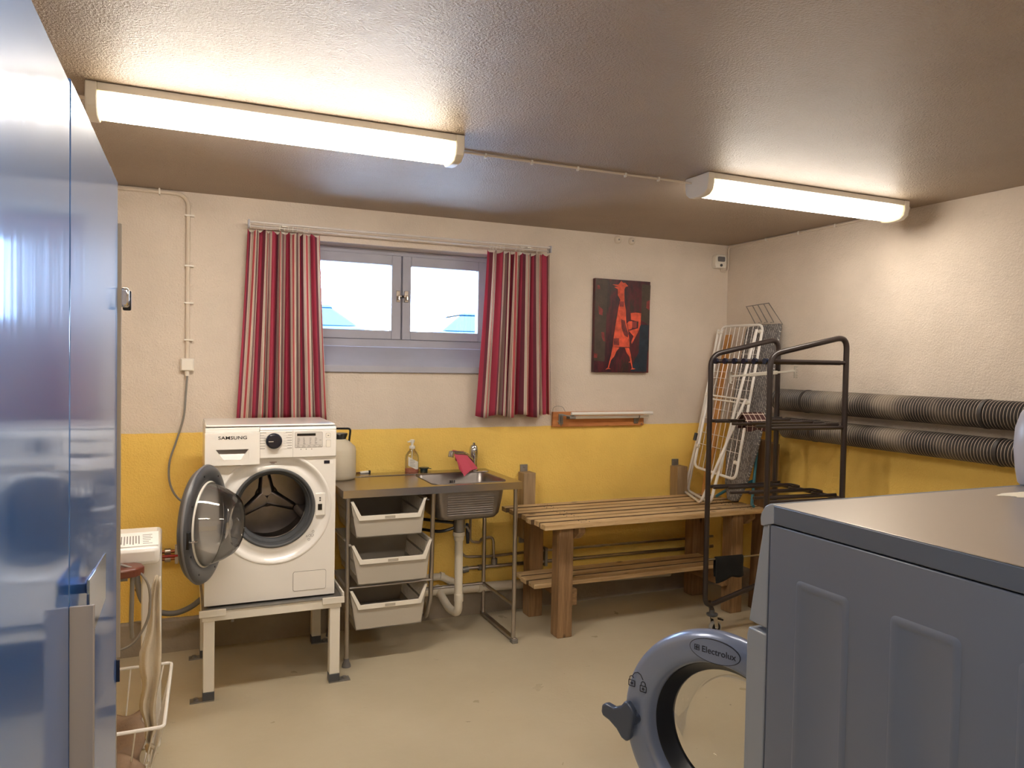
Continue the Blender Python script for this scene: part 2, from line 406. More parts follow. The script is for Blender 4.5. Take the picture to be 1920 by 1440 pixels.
        if bevel:
            b = o.modifiers.new('bevel', 'BEVEL'); b.width = bevel; b.segments = seg; b.limit_method = 'ANGLE'; b.angle_limit = math.radians(40)
            b.harden_normals = False
        return o
def tag(o, label, cat, group=None):
    o['label'] = label; o['category'] = cat
    if group: o['group'] = group
    return o
def lab(o, label): o['label'] = label; return o
def thing(name, loc, label, cat, group=None):
    o = bpy.data.objects.new(name, None); o.empty_display_size = .1; COL.objects.link(o); o.location = loc
    return tag(o, label, cat, group)
def struct(o): o['kind'] = 'structure'; return o
def stuff(o): o['kind'] = 'stuff'; return o
def rnd(pts, r, n=5, closed=False):   # round the corners of a polyline
    pts = [Vector(p) for p in pts]; out = []; N = len(pts)
    rng = range(N) if closed else range(1, N-1)
    if not closed: out.append(pts[0])
    for i in rng:
        p = pts[i]; a = pts[i-1]-p; b = pts[(i+1) % N]-p; rr = min(r, a.length*.49, b.length*.49)
        A = p+a.normalized()*rr; B = p+b.normalized()*rr
        for k in range(n+1):
            t = k/n; out.append(A*(1-t)**2+p*2*t*(1-t)+B*t*t)
    if not closed: out.append(pts[-1])
    return out
def spline(pts, n=8):   # catmull-rom
    P_ = [Vector(p) for p in pts]; P_ = [P_[0]*2-P_[1]]+P_+[P_[-1]*2-P_[-2]]; out = []
    for i in range(1, len(P_)-2):
        for k in range(n):
            t = k/n; a, b, c, d = P_[i-1:i+3]
            out.append(.5*((2*b)+(c-a)*t+(2*a-5*b+4*c-d)*t*t+(3*b-a-3*c+d)*t**3))
    out.append(P_[-2]); return out
def frame(o, x, y, z):   # matrix from axes
    m = Matrix((Vector(x), Vector(y), Vector(z))).transposed().to_4x4(); m.translation = Vector(o); return m
FACE = lambda x, y, z: frame((x, y, z), (1, 0, 0), (0, 0, 1), (0, -1, 0))     # local xy lies on a wall facing -y, local z comes out of it
def text(name, body, Mx, size, m, parent, depth=.0006, bold=0, align='CENTER', sx=1):
    c = bpy.data.curves.new(name, 'FONT'); c.body = body; c.size = size; c.extrude = depth; c.offset = bold; c.align_x = align; c.align_y = 'CENTER'
    c.resolution_u = 3
    t = bpy.data.objects.new(name, c); COL.objects.link(t); bpy.context.view_layer.update()
    dg = bpy.context.evaluated_depsgraph_get(); me = bpy.data.meshes.new_from_object(t.evaluated_get(dg)); bpy.data.objects.remove(t)
    me.transform(Mx @ Matrix.Diagonal((sx, 1, 1, 1))); off = wl(parent); me.transform(Matrix.Translation(-off))
    me.materials.clear(); me.materials.append(M[m]); me.name = name
    o = bpy.data.objects.new(name, me); COL.objects.link(o); o.parent = parent; return o
def copy_tree(o, parent=None):
    c = o.copy(); COL.objects.link(c); c.parent = parent
    for ch in list(o.children): copy_tree(ch, c)
    return c
def rrect(x0, x1, y0, y1, r, n=4):
    out = []
    for cx, cy, a0 in ((x1-r, y1-r, 0), (x0+r, y1-r, 90), (x0+r, y0+r, 180), (x1-r, y0+r, 270)):
        for k in range(n+1):
            a = math.radians(a0+90*k/n); out.append((cx+r*math.cos(a), cy+r*math.sin(a)))
    return out
# ================================================================== the room
XL, XR, YF, H = -1.50, 3.0, -5.7, 2.5
b = MB(); b.box(XL-.1, XR+.1, YF-.1, .35, -.1, 0); struct(b.build('floor', 'floor', at=(0, 0, 0)))
b = MB(); b.box(XL-.1, XR+.1, YF-.1, .35, H, H+.15); struct(b.build('ceiling', 'ceiling', at=(0, 0, 0)))
WX0, WX1, WZ0, WZ1 = -.06, 1.17, 1.542, 2.295
b = MB()
b.box(XL-.1, WX0, 0, .35, 0, H); b.box(WX1, XR+.1, 0, .35, 0, H); b.box(WX0, WX1, 0, .35, 0, WZ0); b.box(WX0, WX1, 0, .35, WZ1, H)
wallb = struct(b.build('wall_back', 'wall', at=(0, 0, 0)))
b = MB(); b.box(XR, XR+.1, YF, .0, 0, H); struct(b.build('wall_right', 'wall', at=(0, 0, 0)))
b = MB(); b.box(XL-.1, XL, YF, .0, 0, H); struct(b.build('wall_left', 'wall', at=(0, 0, 0)))
b = MB(); b.box(XL-.1, XR+.1, YF-.1, YF, 0, H); struct(b.build('wall_front', 'wall', at=(0, 0, 0)))
b = MB(); b.hexa([(XL, -.022, 0), (XR, -.022, 0), (XR, .002, 0), (XL, .002, 0)], [(XL, -.012, .165), (XR, -.012, .165), (XR, .002, .178), (XL, .002, .178)])
struct(b.build('baseboard_back', mat('grey painted plinth', (150, 140, 128), .6, bump=.5, bscale=50, var=.1)))
b = MB(); b.box(-60, 60, .36, 90, 1.4, 1.5); struct(b.build('ground', 'ground'))

# window: frame, two sashes with panes, sloping sill
root = struct(bpy.data.objects.new('window_1', None)); COL.objects.link(root); root.location = (.57, .17, WZ0)
FY0, FY1 = .15, .20
b = MB()
b.box(WX0, WX1, FY0, FY1, 1.690, 1.741); b.box(WX0, WX1, FY0, FY1, 2.262, WZ1); b.box(WX0, WX0+.03, FY0, FY1, 1.741, 2.262)
b.box(WX1-.03, WX1, FY0, FY1, 1.741, 2.262); b.box(.557, .590, FY0+.012, FY1, 1.741, 2.262)
b.build('window_frame', 'win_paint', root, bevel=.003)
for (x0, x1, g0, g1) in ((WX0+.03, .568, .025, .508), (.577, WX1-.03, .632, 1.085)):
    b = MB(); y0, y1 = FY0-.012, FY1-.006; z0, z1, h0, h1 = 1.7405, 2.2625, 1.795, 2.202
    b.box(x0, g0, y0, y1, z0, z1); b.box(g1, x1, y0, y1, z0, z1); b.box(g0, g1, y0, y1, z0, h0); b.box(g0, g1, y0, y1, h1, z1)
    s = b.build('sash', 'win_paint', root, bevel=.004)
    p = MB(); p.box(g0, g1, .172, .176, h0, h1); p.build('window_pane', 'glass', s)
for x, sg in ((.548, -1), (.600, 1)):
    b = MB(); b.box(x-.012, x+.012, .128, .138, 1.975, 2.045); b.tube([(x, .132, 2.01), (x+sg*.002, .108, 2.01)], .007)
    b.tube([(x, .110, 2.01), (x, .108, 1.985)], .006); b.box(x-sg*.035, x-sg*.002, .118, .126, 2.004, 2.016)
    b.build('window_catch', 'chrome_worn', root, bevel=.002)
b = MB(); b.hexa([(WX0, -.018, 1.536), (WX1, -.018, 1.536), (WX1, .15, 1.536), (WX0, .15, 1.536)], [(WX0, -.018, 1.574), (WX1, -.018, 1.574), (WX1, .15, 1.692), (WX0, .15, 1.692)])
b.build('window_sill', 'win_paint', root, bevel=.003)

# outside: two parked cars far beyond the window
def car(x, y, label):
    L = 4.3; z = 1.5; t = thing('parked_car', (x, y, z), label, 'car', 'cars parked outside the window')
    Mx = frame((x-L/2, y-.85, z), (1, 0, 0), (0, 0, 1), (0, 1, 0))
    body = [(0, .25), (.05, .75), (.25, .86), (1.15, .95), (3.9, .98), (4.2, .85), (4.3, .5), (4.25, .25)]
    MB().prism(body, Mx, 0, 1.7).build('car_body', 'car_paint', t, bevel=.08)
    Mx2 = frame((x-L/2, y-.75, z), (1, 0, 0), (0, 0, 1), (0, 1, 0))
    MB().prism([(1.2, .93), (1.75, 1.42), (3.2, 1.45), (3.95, .95)], Mx2, 0, 1.5).build('car_cabin', 'car_glass', t, bevel=.06)
    MB().prism([(1.72, 1.42), (1.8, 1.48), (3.15, 1.5), (3.25, 1.43)], Mx2, -.01, 1.51).build('car_roof', 'car_paint', t, bevel=.02)
    for wx in (.8, 3.4):
        for wy in (-.87, .65): MB().cyl((x-L/2+wx, y+wy, z+.32), (x-L/2+wx, y+wy+.22, z+.32), .32, 24).build('wheel', 'tyre', t, bevel=.03)
car(1.70, 15.5, 'blurred blue car outside the left window pane'); car(6.75, 15.9, 'blurred blue car outside the right window pane')

# ================================================================== ceiling lights
def tube_light(x, y, label, m='tube'):
    L = 1.24; t = thing('ceiling_light', (x, y, H-.095), label, 'ceiling light', 'fluorescent ceiling lights')
    b = MB(); b.box(x-L/2, x+L/2, y-.085, y+.085, H-.028, H-.001); b.build('light_base', 'white_plastic', t, bevel=.003)
    prof = [(-.078, H-.028), (-.079, H-.045), (-.072, H-.070), (-.052, H-.088), (-.02, H-.094), (.02, H-.094), (.052, H-.088), (.072, H-.070), (.079, H-.045), (.078, H-.028)]
    d = MB(); Mx = frame((x-L/2+.002, y, 0), (0, 1, 0), (0, 0, 1), (1, 0, 0)); d.prism(prof, Mx, 0, L-.004)
    d.build('diffuser', m, t, sharp=60)
    for sx in (-1, 1):
        e = MB(); pr = [(-.088, H-.001), (-.088, H-.048), (-.080, H-.078), (-.056, H-.097), (-.02, H-.102), (.02, H-.102), (.056, H-.097), (.080, H-.078), (.088, H-.048), (.088, H-.001)]
        x0 = x+sx*L/2; e.prism(pr, frame((x0 if sx > 0 else x0-.035, y, 0), (0, 1, 0), (0, 0, 1), (1, 0, 0)), 0, .035)
        e.build('end_cap', 'white_plastic', t, bevel=.004)
    return t
tube_light(-.325, -1.56, 'long lit fluorescent ceiling light nearest the blue cabinets, left of the two')
tube_light(2.17, -1.56, 'lit fluorescent ceiling light near the right wall, farther of the two', 'tube_dim')
tube_light(-.30, -4.35, 'added fluorescent ceiling light behind the camera, left of its pair')  # this pair is added out of view to brighten the foreground machine
tube_light(2.17, -4.35, 'added fluorescent ceiling light behind the camera, right of its pair', 'tube_dim')

# cables on ceiling and walls (with their clips)
def run(name, pts, r, label, m='conduit', clips=(), rr=.03):
    t = MB().tube(rnd(pts, rr), r, 8).build(name, m); tag(t, label, 'cable')
    for (x, y, z, ax) in clips:
        c = MB(); s = r*1.5
        if ax == 'c': c.box(x-.004, x+.004, y-s, y+s, z-.001-s*1.2, H)
        elif ax == 'w': c.box(x-s, x+s*1.8, -r*2.2-s*.4, 0, z-.004, z+.004)
        elif ax == 'wv': c.box(x-.004, x+.004, -r*2.2-s*.4, 0, z-s, z+s)
        elif ax == 'r': c.box(XR-r*2.6, XR, y-.004, y+.004, z-s, z+s)
        c.build('cable_clip', 'white_plastic', t)
    return t
run('ceiling_cable', [(.33, -1.50, H-.03), (.40, -1.44, H-.006), (.8, -1.435, H-.006), (1.25, -1.44, H-.006), (1.42, -1.45, H-.008), (1.52, -1.52, H-.03)], .0052,
    'white painted cable clipped along ceiling between the two lights', clips=[(.5, -1.438, H-.008, 'c'), (.72, -1.436, H-.008, 'c'), (.95, -1.437, H-.008, 'c'), (1.2, -1.44, H-.008, 'c'), (1.38, -1.446, H-.008, 'c')])
run('ceiling_cable', [(2.80, -1.56, H-.03), (2.93, -1.565, H-.01), (2.988, -1.5, H-.012), (2.99, -.9, H-.012), (2.99, -.012, H-.012), (2.99, -.012, 2.31), (2.93, -.012, 2.305), (2.93, -.012, 2.33)], .007,
    'painted cable along right wall top, ending at the corner sensor', clips=[(2.99, -1.3, H-.012, 'r'), (2.99, -1.0, H-.012, 'r'), (2.99, -.7, H-.012, 'r'), (2.99, -.4, H-.012, 'r')])
run('wall_conduit', [(-1.45, -.012, 2.485), (-.70, -.012, 2.485), (-.659, -.012, 2.45), (-.659, -.012, 1.60)], .011,
    'painted double cable running down back wall to the junction box', clips=[(-.80, 0, 2.485, 'wv'), (-.659, 0, 2.37, 'w'), (-.659, 0, 2.10, 'w'), (-.659, 0, 1.90, 'w'), (-.659, 0, 1.70, 'w')], rr=.04)
run('ceiling_cable', [(-.94, -1.50, H-.03), (-.99, -1.49, H-.01), (-1.3, -1.5, H-.01)], .007, 'short painted cable leaving left end of the left ceiling light')
t = thing('junction_box', (-.659, 0, 1.52), 'small white square junction box on back wall left of curtains', 'junction box')
MB().box(-.693, -.625, -.034, 0, 1.53, 1.60).build('box_body', 'white_plastic', t, bevel=.006)
MB().box(-.689, -.629, -.042, -.034, 1.534, 1.596).build('box_lid', 'white_plastic', t, bevel=.004)
MB().tube([(-.659, -.02, 1.532), (-.659, -.02, 1.505)], .012, 10).build('cable_gland', 'white_plastic', t)
tag(MB().tube(spline([(-.659, -.02, 1.51), (-.666, -.022, 1.40), (-.676, -.03, 1.28), (-.712, -.04, 1.15), (-.744, -.05, 1.04), (-.741, -.06, .93), (-.70, -.08, .85), (-.62, -.11, .805), (-.54, -.16, .80)]), .0055, 8).build('power_cable', 'cable_grey'),
    'thin grey cable hanging from junction box to back of washing machine', 'cable')
t = thing('motion_sensor', (2.90, 0, 2.30), 'small white wall sensor in the upper right corner of back wall', 'sensor')
MB().prism([(0, 0), (.085, 0), (.095, .02), (.09, .085), (.075, .10), (.01, .10), (-.005, .085), (-.01, .02)], FACE(2.858, 0, 2.325), 0, .045).build('sensor_body', 'white_plastic', t, bevel=.006)
MB().prism(rrect(0, .06, 0, .035, .008), FACE(2.870, -.045, 2.372), 0, .006).build('sensor_window', 'mid_grey', t)
MB().cyl((2.90, -.045, 2.345), (2.90, -.051, 2.345), .010, 16).build('sensor_lens', 'dark_grey', t)
for x in (2.048, 2.160):
    t = thing('wall_plug_cap', (x, 0, 2.445), 'painted round wall cap near ceiling above the painting, %s one of two' % ('left' if x < 2.1 else 'right'), 'wall cap', 'round caps near the ceiling')
    MB().lathe([(.026, 0), (.026, .008), (.018, .016), (.006, .018)], FACE(x, 0, 2.465), 24, cap1=True).build('cap_disc', 'conduit', t)
    MB().cyl((x, -.017, 2.465), (x, -.022, 2.465), .006, 10).build('screw', 'galv', t)

# ================================================================== curtains
def curtain(x0t, x1t, x0b, x1b, zt, zb, seed, label, nfold, fab, mir=1):
    R_ = random.Random(seed); nu, nv = 170, 26; vs = []; uv = []
    ph = [R_.uniform(0, 6.3) for _ in range(5)]
    def fold(u, v):
        a = math.sin(2*PI*nfold*u+ph[0]+1.8*math.sin(2*PI*u*1.5+ph[1])+1.1*v*math.sin(5*u+ph[3]))*(.75+.35*math.sin(7*u+ph[4]))
        c = math.sin(2*PI*nfold*2.1*u+ph[2])*(1-v)
        return a, c
    for j in range(nv+1):
        v = j/nv; z = zt+(zb-zt)*v + (.004*math.sin(9*v) if 0 else 0)
        a0 = x0t+(x0b-x0t)*v**1.2; a1 = x1t+(x1b-x1t)*v**1.2
        for i in range(nu+1):
            u = i/nu; a, c = fold(u, v)
            amp = .020+.022*v
            x = a0+(a1-a0)*(u+.012*math.cos(2*PI*nfold*u+ph[0])*(1))
            y = -.085+a*amp+c*.010
            zz = z + (0.010*math.sin(2*PI*3*u+ph[3]) if j == nv else 0) - (.018*abs(math.sin(PI*9*u)) if j == 0 else 0)
            vs.append((x, y, zz)); uv.append((fab*(u+.010*math.sin(2*PI*nfold*u+ph[4])*v), v))
    fs = [(j*(nu+1)+i, j*(nu+1)+i+1, (j+1)*(nu+1)+i+1, (j+1)*(nu+1)+i) for j in range(nv) for i in range(nu)]
    b = MB(); b.add(vs, fs); o = b.build('curtain', 'curtain', uv=uv, sharp=80)
    sm = o.modifiers.new('thick', 'SOLIDIFY'); sm.thickness = .0015
    return tag(o, label, 'curtain', 'striped window curtains')
def bind_rings(o, xs, z):
    for x in xs:
        b = MB(); b.tube([(x+.002*math.sin(a*3), -.085+.011*math.cos(a), z+.004+.020*math.sin(a)) for a in [2*PI*k/14 for k in range(14)]], .0016, 6, closed=True)
        b.build('curtain_ring', 'white_plastic', o)
cl = curtain(-.36, .030, -.41, .080, 2.318, 1.262, 3, 'left red, cream and plum striped curtain above the washing machine', 7, 5.6)
bind_rings(cl, [-.345, -.275, -.19, -.165, -.145, -.12, -.095, -.06, -.035], 2.335)
cr = curtain(1.062, 1.488, 1.006, 1.515, 2.312, 1.270, 11, 'right red, cream and plum striped curtain beside the painting', 7, 5.6)
bind_rings(cr, [1.075, 1.095, 1.115, 1.14, 1.165, 1.25, 1.275, 1.40, 1.475], 2.330)
M['rail_paint'] = mat('white rail', (206, 200, 198), .4)
t = thing('curtain_rail', (.56, 0, 2.34), 'long white double curtain rail above the window', 'curtain rail')
MB().box(-.36, 1.49, -.106, -.092, 2.348, 2.358).build('rail', 'rail_paint', t, bevel=.002)
MB().box(-.36, 1.49, -.078, -.066, 2.330, 2.338).build('rail', 'rail_paint', t, bevel=.002)
for x in (-.355, 1.485): MB().box(x-.004, x+.004, -.112, -.062, 2.322, 2.364).build('rail_end', 'win_paint', t)
for x in (-.17, 1.33): 
    b = MB(); b.box(x-.012, x+.012, -.112, 0, 2.338, 2.346); b.box(x-.015, x+.015, -.004, 0, 2.31, 2.37); b.build('rail_bracket', 'white_plastic', t)

# ================================================================== painting
t = thing('painting', (2.08, 0, 1.555), 'small unframed canvas with orange long-necked bird on dark ground', 'painting')
PX0, PX1, PZ0, PZ1 = 1.862, 2.302, 1.556, 2.190
MB().box(PX0, PX1, -.032, -.001, PZ0, PZ1).build('canvas', ['canvas'], t, bevel=.001)
def PP(pts): return [(PX0+(PX1-PX0)*(x-105)/742, PZ1-(PZ1-PZ0)*(y-112)/1240) for x, y in pts]
FM = frame((0, -.0321, 0), (1, 0, 0), (0, 0, 1), (0, -1, 0))
def patch(name, polys, m, h=.0012):
    for pl in polys: MB().prism(PP(pl), FM, 0, h).build(name, m, t)
patch('painted_band', [[(112, 118), (268, 130), (262, 470), (246, 1210), (108, 1200)], [(728, 150), (850, 160), (840, 700), (732, 640)]], 'dark_paint', .0006)
patch('painted_band', [[(716, 700), (838, 700), (820, 1340), (600, 1335), (640, 1200), (706, 1080)]], 'teal_paint', .0008)
patch('painted_patch', [[(130, 200), (160, 205), (172, 255), (132, 255)], [(146, 470), (210, 520), (206, 600), (160, 585)], [(196, 820), (232, 822), (250, 940), (226, 940), (200, 880)], [(108, 1100), (150, 1110), (146, 1165), (104, 1160)], [(800, 380), (846, 360), (840, 500), (796, 470)]], 'rust_paint', .001)
patch('painted_bird', [
    [(330, 182), (405, 180), (425, 160), (445, 125), (470, 150), (500, 148), (540, 190), (505, 205), (490, 240), (494, 400), (516, 520), (524, 680), (545, 740), (572, 900), (578, 1010), (352, 1010), (362, 880), (376, 770), (400, 600), (418, 480), (440, 380), (404, 320), (402, 240), (352, 214), (410, 206)],
    [(540, 690), (560, 662), (606, 655), (610, 720), (600, 762), (560, 775)], [(584, 550), (650, 540), (726, 545), (722, 700), (690, 800), (608, 965), (598, 940), (630, 860), (560, 790), (690, 750), (692, 660), (590, 640)],
    [(350, 1010), (440, 1020), (400, 1070), (372, 1140), (330, 1190), (305, 1290), (332, 1310), (300, 1308), (262, 1315), (292, 1290), (318, 1180), (336, 1100)],
    [(516, 1020), (572, 1020), (600, 1130), (612, 1210), (626, 1290), (668, 1300), (640, 1308), (600, 1310), (616, 1292), (600, 1220), (566, 1215), (592, 1198), (580, 1140), (536, 1080)]], 'orange_paint', .0018)
patch('painted_feather', [[(428, 400), (488, 400), (486, 470), (430, 470)], [(360, 900), (432, 890), (436, 990), (362, 985)], [(606, 665), (670, 655), (668, 745), (606, 748)], [(452, 640), (505, 655), (525, 740), (560, 830), (548, 880), (500, 850), (464, 760)]], 'rust_paint', .0022)

# ================================================================== wooden wall rack with two white rods
t = thing('wall_drying_arm', (1.92, 0, 1.188), 'orange wooden board on back wall holding two white drying rods', 'drying rack')
b = MB(); b.box(1.567, 2.280, -.022, -.001, 1.188, 1.288); b.build('board', 'board_wood', t, bevel=.003)
for z, y, x0, x1, r in ((1.279, -.085, 1.67, 2.308, .0115), (1.252, -.055, 1.67, 2.296, .0105)):
    MB().tube([(x0, y, z), (x1, y, z)], r, 16).build('rod', 'white_enamel', t, bevel=.002)
b = MB(); b.box(1.607, 1.640, -.030, -.022, 1.205, 1.275); b.tube(rnd([(1.623, -.035, 1.215), (1.623, -.045, 1.27), (1.66, -.07, 1.262), (1.70, -.07, 1.268)], .01), .0055, 8); b.box(1.655, 1.70, -.095, -.045, 1.245, 1.262)
b.build('hinge_bracket', 'galv', t, bevel=.002)
b = MB(); b.box(2.195, 2.228, -.030, -.022, 1.203, 1.245); b.tube(rnd([(2.212, -.03, 1.215), (2.212, -.06, 1.225), (2.212, -.075, 1.262)], .01), .004, 8); b.build('catch_bracket', 'galv', t, bevel=.002)
for x, z in ((1.623, 1.20), (2.212, 1.208), (1.60, 1.225), (2.255, 1.200)): MB().cyl((x, -.031, z), (x, -.034, z), .005, 10).build('screw', 'steel', t)
MB().tube(spline([(1.565, -.02, 1.29), (1.572, -.018, 1.315), (1.600, -.016, 1.327), (1.640, -.018, 1.318), (1.655, -.03, 1.288)]), .0014, 6).build('loose_wire', 'galv', t)

# ================================================================== washing machine
WX, WY, WZ = -.585, -.700, .440
t = thing('washing_machine', (WX+.3, WY+.22, WZ), 'white front-loading washing machine with open dark door, on white stand', 'washing machine')
BC = (-.272, .882); RB = .268
x0, x1, z0, z1, zf = WX, WX+.603, WZ, WZ+.838, 1.122
b = MB(); b.plate_hole(x0, x1, z0, zf+.001, BC, RB, WY, 128) if False else None
b.plate_hole(x0, x1, z0, 1.17, BC, RB, WY, 128)
yb = WY+.45
b.add([(x0,WY,z0),(x0,yb,z0),(x0,yb,z1),(x0,WY,z1)], [(0,1,2,3)]); b.add([(x1,WY,z0),(x1,yb,z0),(x1,yb,z1),(x1,WY,z1)], [(3,2,1,0)])
b.add([(x0,yb,z0),(x1,yb,z0),(x1,yb,z1),(x0,yb,z1)], [(0,1,2,3)]); b.add([(x0,WY,z0),(x1,WY,z0),(x1,yb,z0),(x0,yb,z0)], [(0,1,2,3)])
b.add([(x0,WY,z1),(x1,WY,z1),(x1,yb,z1),(x0,yb,z1)], [(0,1,2,3)])
body = b.build('body', 'white_enamel', t)
# recessed bezel around the porthole
C3 = frame((BC[0], WY, BC[1]), (1, 0, 0), (0, 0, 1), (0, -1, 0))   # h>0 towards the viewer
MB().lathe([(RB+.003, .0), (RB-.002, .004), (RB-.010, .002), (RB-.022, -.016), (RB-.035, -.022), (.215, -.018), (.200, -.010), (.192, -.012)], C3, 96).build('bezel', 'white_enamel', t, sharp=60)
MB().lathe([(.195, -.014), (.192, -.006), (.184, -.004), (.178, -.012), (.174, -.03), (.170, -.03), (.168, -.05), (.160, -.055), (.158, -.09), (.166, -.10)], C3, 96).build('door_gasket', 'gasket', t, sharp=70)
drum = MB().lathe([(.160, -.095), (.163, -.11), (.225, -.12), (.228, -.36), (.20, -.385), (.06, -.385), (.05, -.375), (.0, -.372)], C3, 96).build('drum', 'drum_steel' if 'drum_steel' in M else 'sink_dark', t, sharp=40)
MB().lathe([(.161, -.088), (.166, -.092), (.166, -.100), (.160, -.104)], C3, 96).build('drum_lip', 'chrome', drum)
for k, a in enumerate((95, 215, 335)):
    a = math.radians(a); ca, sa = math.cos(a), math.sin(a)
    Mx = C3 @ Matrix(((ca, -sa, 0, 0), (sa, ca, 0, 0), (0, 0, 1, 0), (0, 0, 0, 1)))
    l = MB(); l.hexa([Mx @ Vector(q) for q in ((.226, -.045, -.13), (.226, .045, -.13), (.226, .045, -.36), (.226, -.045, -.36))],
                     [Mx @ Vector(q) for q in ((.165, -.012, -.15), (.165, .012, -.15), (.150, .014, -.36), (.150, -.014, -.36))])
    l.build('drum_lifter', 'steel', drum, bevel=.010, seg=3)
    l = MB(); l.hexa([Mx @ Vector(q) for q in ((.0, -.05, -.384), (.16, -.022, -.384), (.16, .022, -.384), (.0, .05, -.384))],
                     [Mx @ Vector(q) for q in ((.0, -.035, -.355), (.155, -.012, -.365), (.155, .012, -.365), (.0, .035, -.355))])
    l.build('drum_arm', 'sink_dark', drum, bevel=.008, seg=3)
h = MB()
for j in range(3):
    for k in range(54):
        a = math.radians(205+k*130/54+j*1.2); r = .2262; hh = -.16-.022*j
        n = Vector((math.cos(a), math.sin(a))); tx = Vector((-n.y, n.x))*.0035
        q = [C3 @ Vector((n.x*r+tx.x*sx, n.y*r+tx.y*sx, hh+.0035*sy)) for sx, sy in ((-1, 0), (0, -1), (1, 0), (0, 1))]
        h.add(q, [(0, 1, 2, 3)])
stuff(h.build('drum_perforation', 'black', drum))
# fascia
fa = MB(); fa.box(-.345, x1, WY-.012, WY+.01, 1.128, 1.262)
fa.hexa([(-.345, WY-.012, 1.262), (x1, WY-.012, 1.262), (x1, WY+.01, 1.262), (-.345, WY+.01, 1.262)], [(-.345, WY-.004, 1.278), (x1, WY-.004, 1.278), (x1, WY+.02, 1.278), (-.345, WY+.02, 1.278)])
fascia = fa.build('control_panel', 'white_enamel', t, bevel=.004)
MB().box(x0, -.345, WY-.004, WY+.02, 1.255, 1.278).build('top_trim', 'white_enamel', t, bevel=.003)
b = MB(); b.box(x0-.001, -.190, WY-.0005, WY+.02, 1.12, 1.13)
# lid of the machine with grey inset
MB().box(x0+.002, x1-.002, WY+.012, WY+.446, 1.278, 1.290).build('top_panel', 'white_enamel', t, bevel=.005)
MB().box(-.055, .000, WY+.04, WY+.10, 1.290, 1.2905).build('lid_sticker', 'mid_grey', t)
# detergent drawer, a little proud
d = MB(); zz0, zz1 = 1.104, 1.256; yf = WY-.030
hx0, hx1, hz0, hz1 = -.540, -.395, 1.130, 1.178
d.box(x0-.002, hx0, yf, WY+.01, zz0, zz1); d.box(hx1, -.345, yf, WY+.01, zz0, zz1); d.box(hx0, hx1, yf, WY+.01, zz0, hz0); d.box(hx0, hx1, yf, WY+.01, hz1, zz1)
dr = d.build('detergent_drawer', 'white_enamel', t)
MB().prism([(hx0-.001, hz1+.001), (hx0-.001, hz0-.001), (hx0+.035, hz0-.001)], FACE(0, yf, 0), -.03, .0).build('drawer_cheek', 'white_enamel', dr)
MB().prism([(hx1+.001, hz1+.001), (hx1-.035, hz0-.001), (hx1+.001, hz0-.001)], FACE(0, yf, 0), -.03, .0).build('drawer_cheek', 'white_enamel', dr)
MB().add([(hx0, yf+.001, hz0), (hx1, yf+.001, hz0), (hx1, yf+.028, hz1), (hx0, yf+.028, hz1)], [(0, 1, 2, 3)]).build('drawer_grip', 'mid_grey_light' if 'mid_grey_light' in M else 'cabinet_grip', dr)
text('maker_lettering', 'SAMSUNG', FACE(-.466, yf-.0005, 1.232), .0215, 'black_print', dr, bold=.0002, sx=1.3)
# dial
dial = MB().lathe([(.037, 0), (.037, .012), (.034, .016), (.030, .017), (.029, .024), (.0, .025)], FACE(-.280, WY-.012, 1.212), 40).build('dial', 'navy', t, sharp=30)
MB().lathe([(.0375, .002), (.039, .006), (.0375, .010)], FACE(-.280, WY-.012, 1.212), 40).build('dial_rim', 'chrome', dial)
MB().box(-.306, -.284, WY-.0385, WY-.037, 1.2095, 1.2120).build('dial_pointer', 'white_plastic', dial)
# printed programme names as little lines
R_ = random.Random(2); pr = MB()
for k in range(7):
    z = 1.250-k*.0125
    wd = R_.uniform(.018, .028); pr.box(-.343, -.343+wd, WY-.0125, WY-.012, z, z+.0022); pr.box(-.343+wd+.002, -.318, WY-.0123, WY-.012, z-.002, z-.0014)
    wd = R_.uniform(.018, .030); pr.box(-.196-wd, -.196, WY-.0125, WY-.012, z, z+.0022); pr.box(-.236, -.197-wd, WY-.0123, WY-.012, z-.002, z-.0014)
stuff(pr.build('programme_print', 'grey_line', t))
DM = FACE(0, WY-.012, 0)
dsp = MB().prism(rrect(-.181, -.051, 1.176, 1.250, .004), DM, 0, .0012).build('display_panel', 'lcd', t)
b = MB(); b.prism(rrect(-.182, -.050, 1.175, 1.251, .005), DM, 0, .0006); b.build('display_border', 'dark_grey', dsp)
MB().box(-.172, -.084, WY-.0142, WY-.0132, 1.233, 1.245).build('display_window', 'black', dsp)
g = MB()
for cx in (-.170, -.143, -.113, -.088, -.066):
    for k in range(6):
        if cx > -.07 and k != 2: continue
        g.box(cx, cx+.012*R_.uniform(.5, 1), WY-.0139, WY-.0132, 1.222-k*.0058, 1.2232-k*.0058+.0006)
for k in range(5): g.box(-.176+k*.026, -.156+k*.026, WY-.0139, WY-.0132, 1.179, 1.180); g.box(-.172+k*.026, -.162+k*.026, WY-.0139, WY-.0132, 1.1835, 1.1850)
g.box(-.180, -.052, WY-.0139, WY-.0132, 1.1885, 1.1890)
for cx in (-.155, -.130, -.104): g.box(cx, cx+.004, WY-.0126, WY-.012, 1.166, 1.170)
stuff(g.build('display_print', 'grey_line', dsp))
for (a0, a1, c0, c1) in ((-.034, -.013, 1.222, 1.244), (-.033, -.011, 1.176, 1.210)):
    o = MB().prism(rrect(a0-.0008, a1+.0008, c0-.0008, c1+.0008, .004), DM, 0, .0008).build('button', 'grey_line', t)
    MB().prism(rrect(a0, a1, c0, c1, .0035), DM, 0, .0022).build('button_face', 'white_plastic', o)
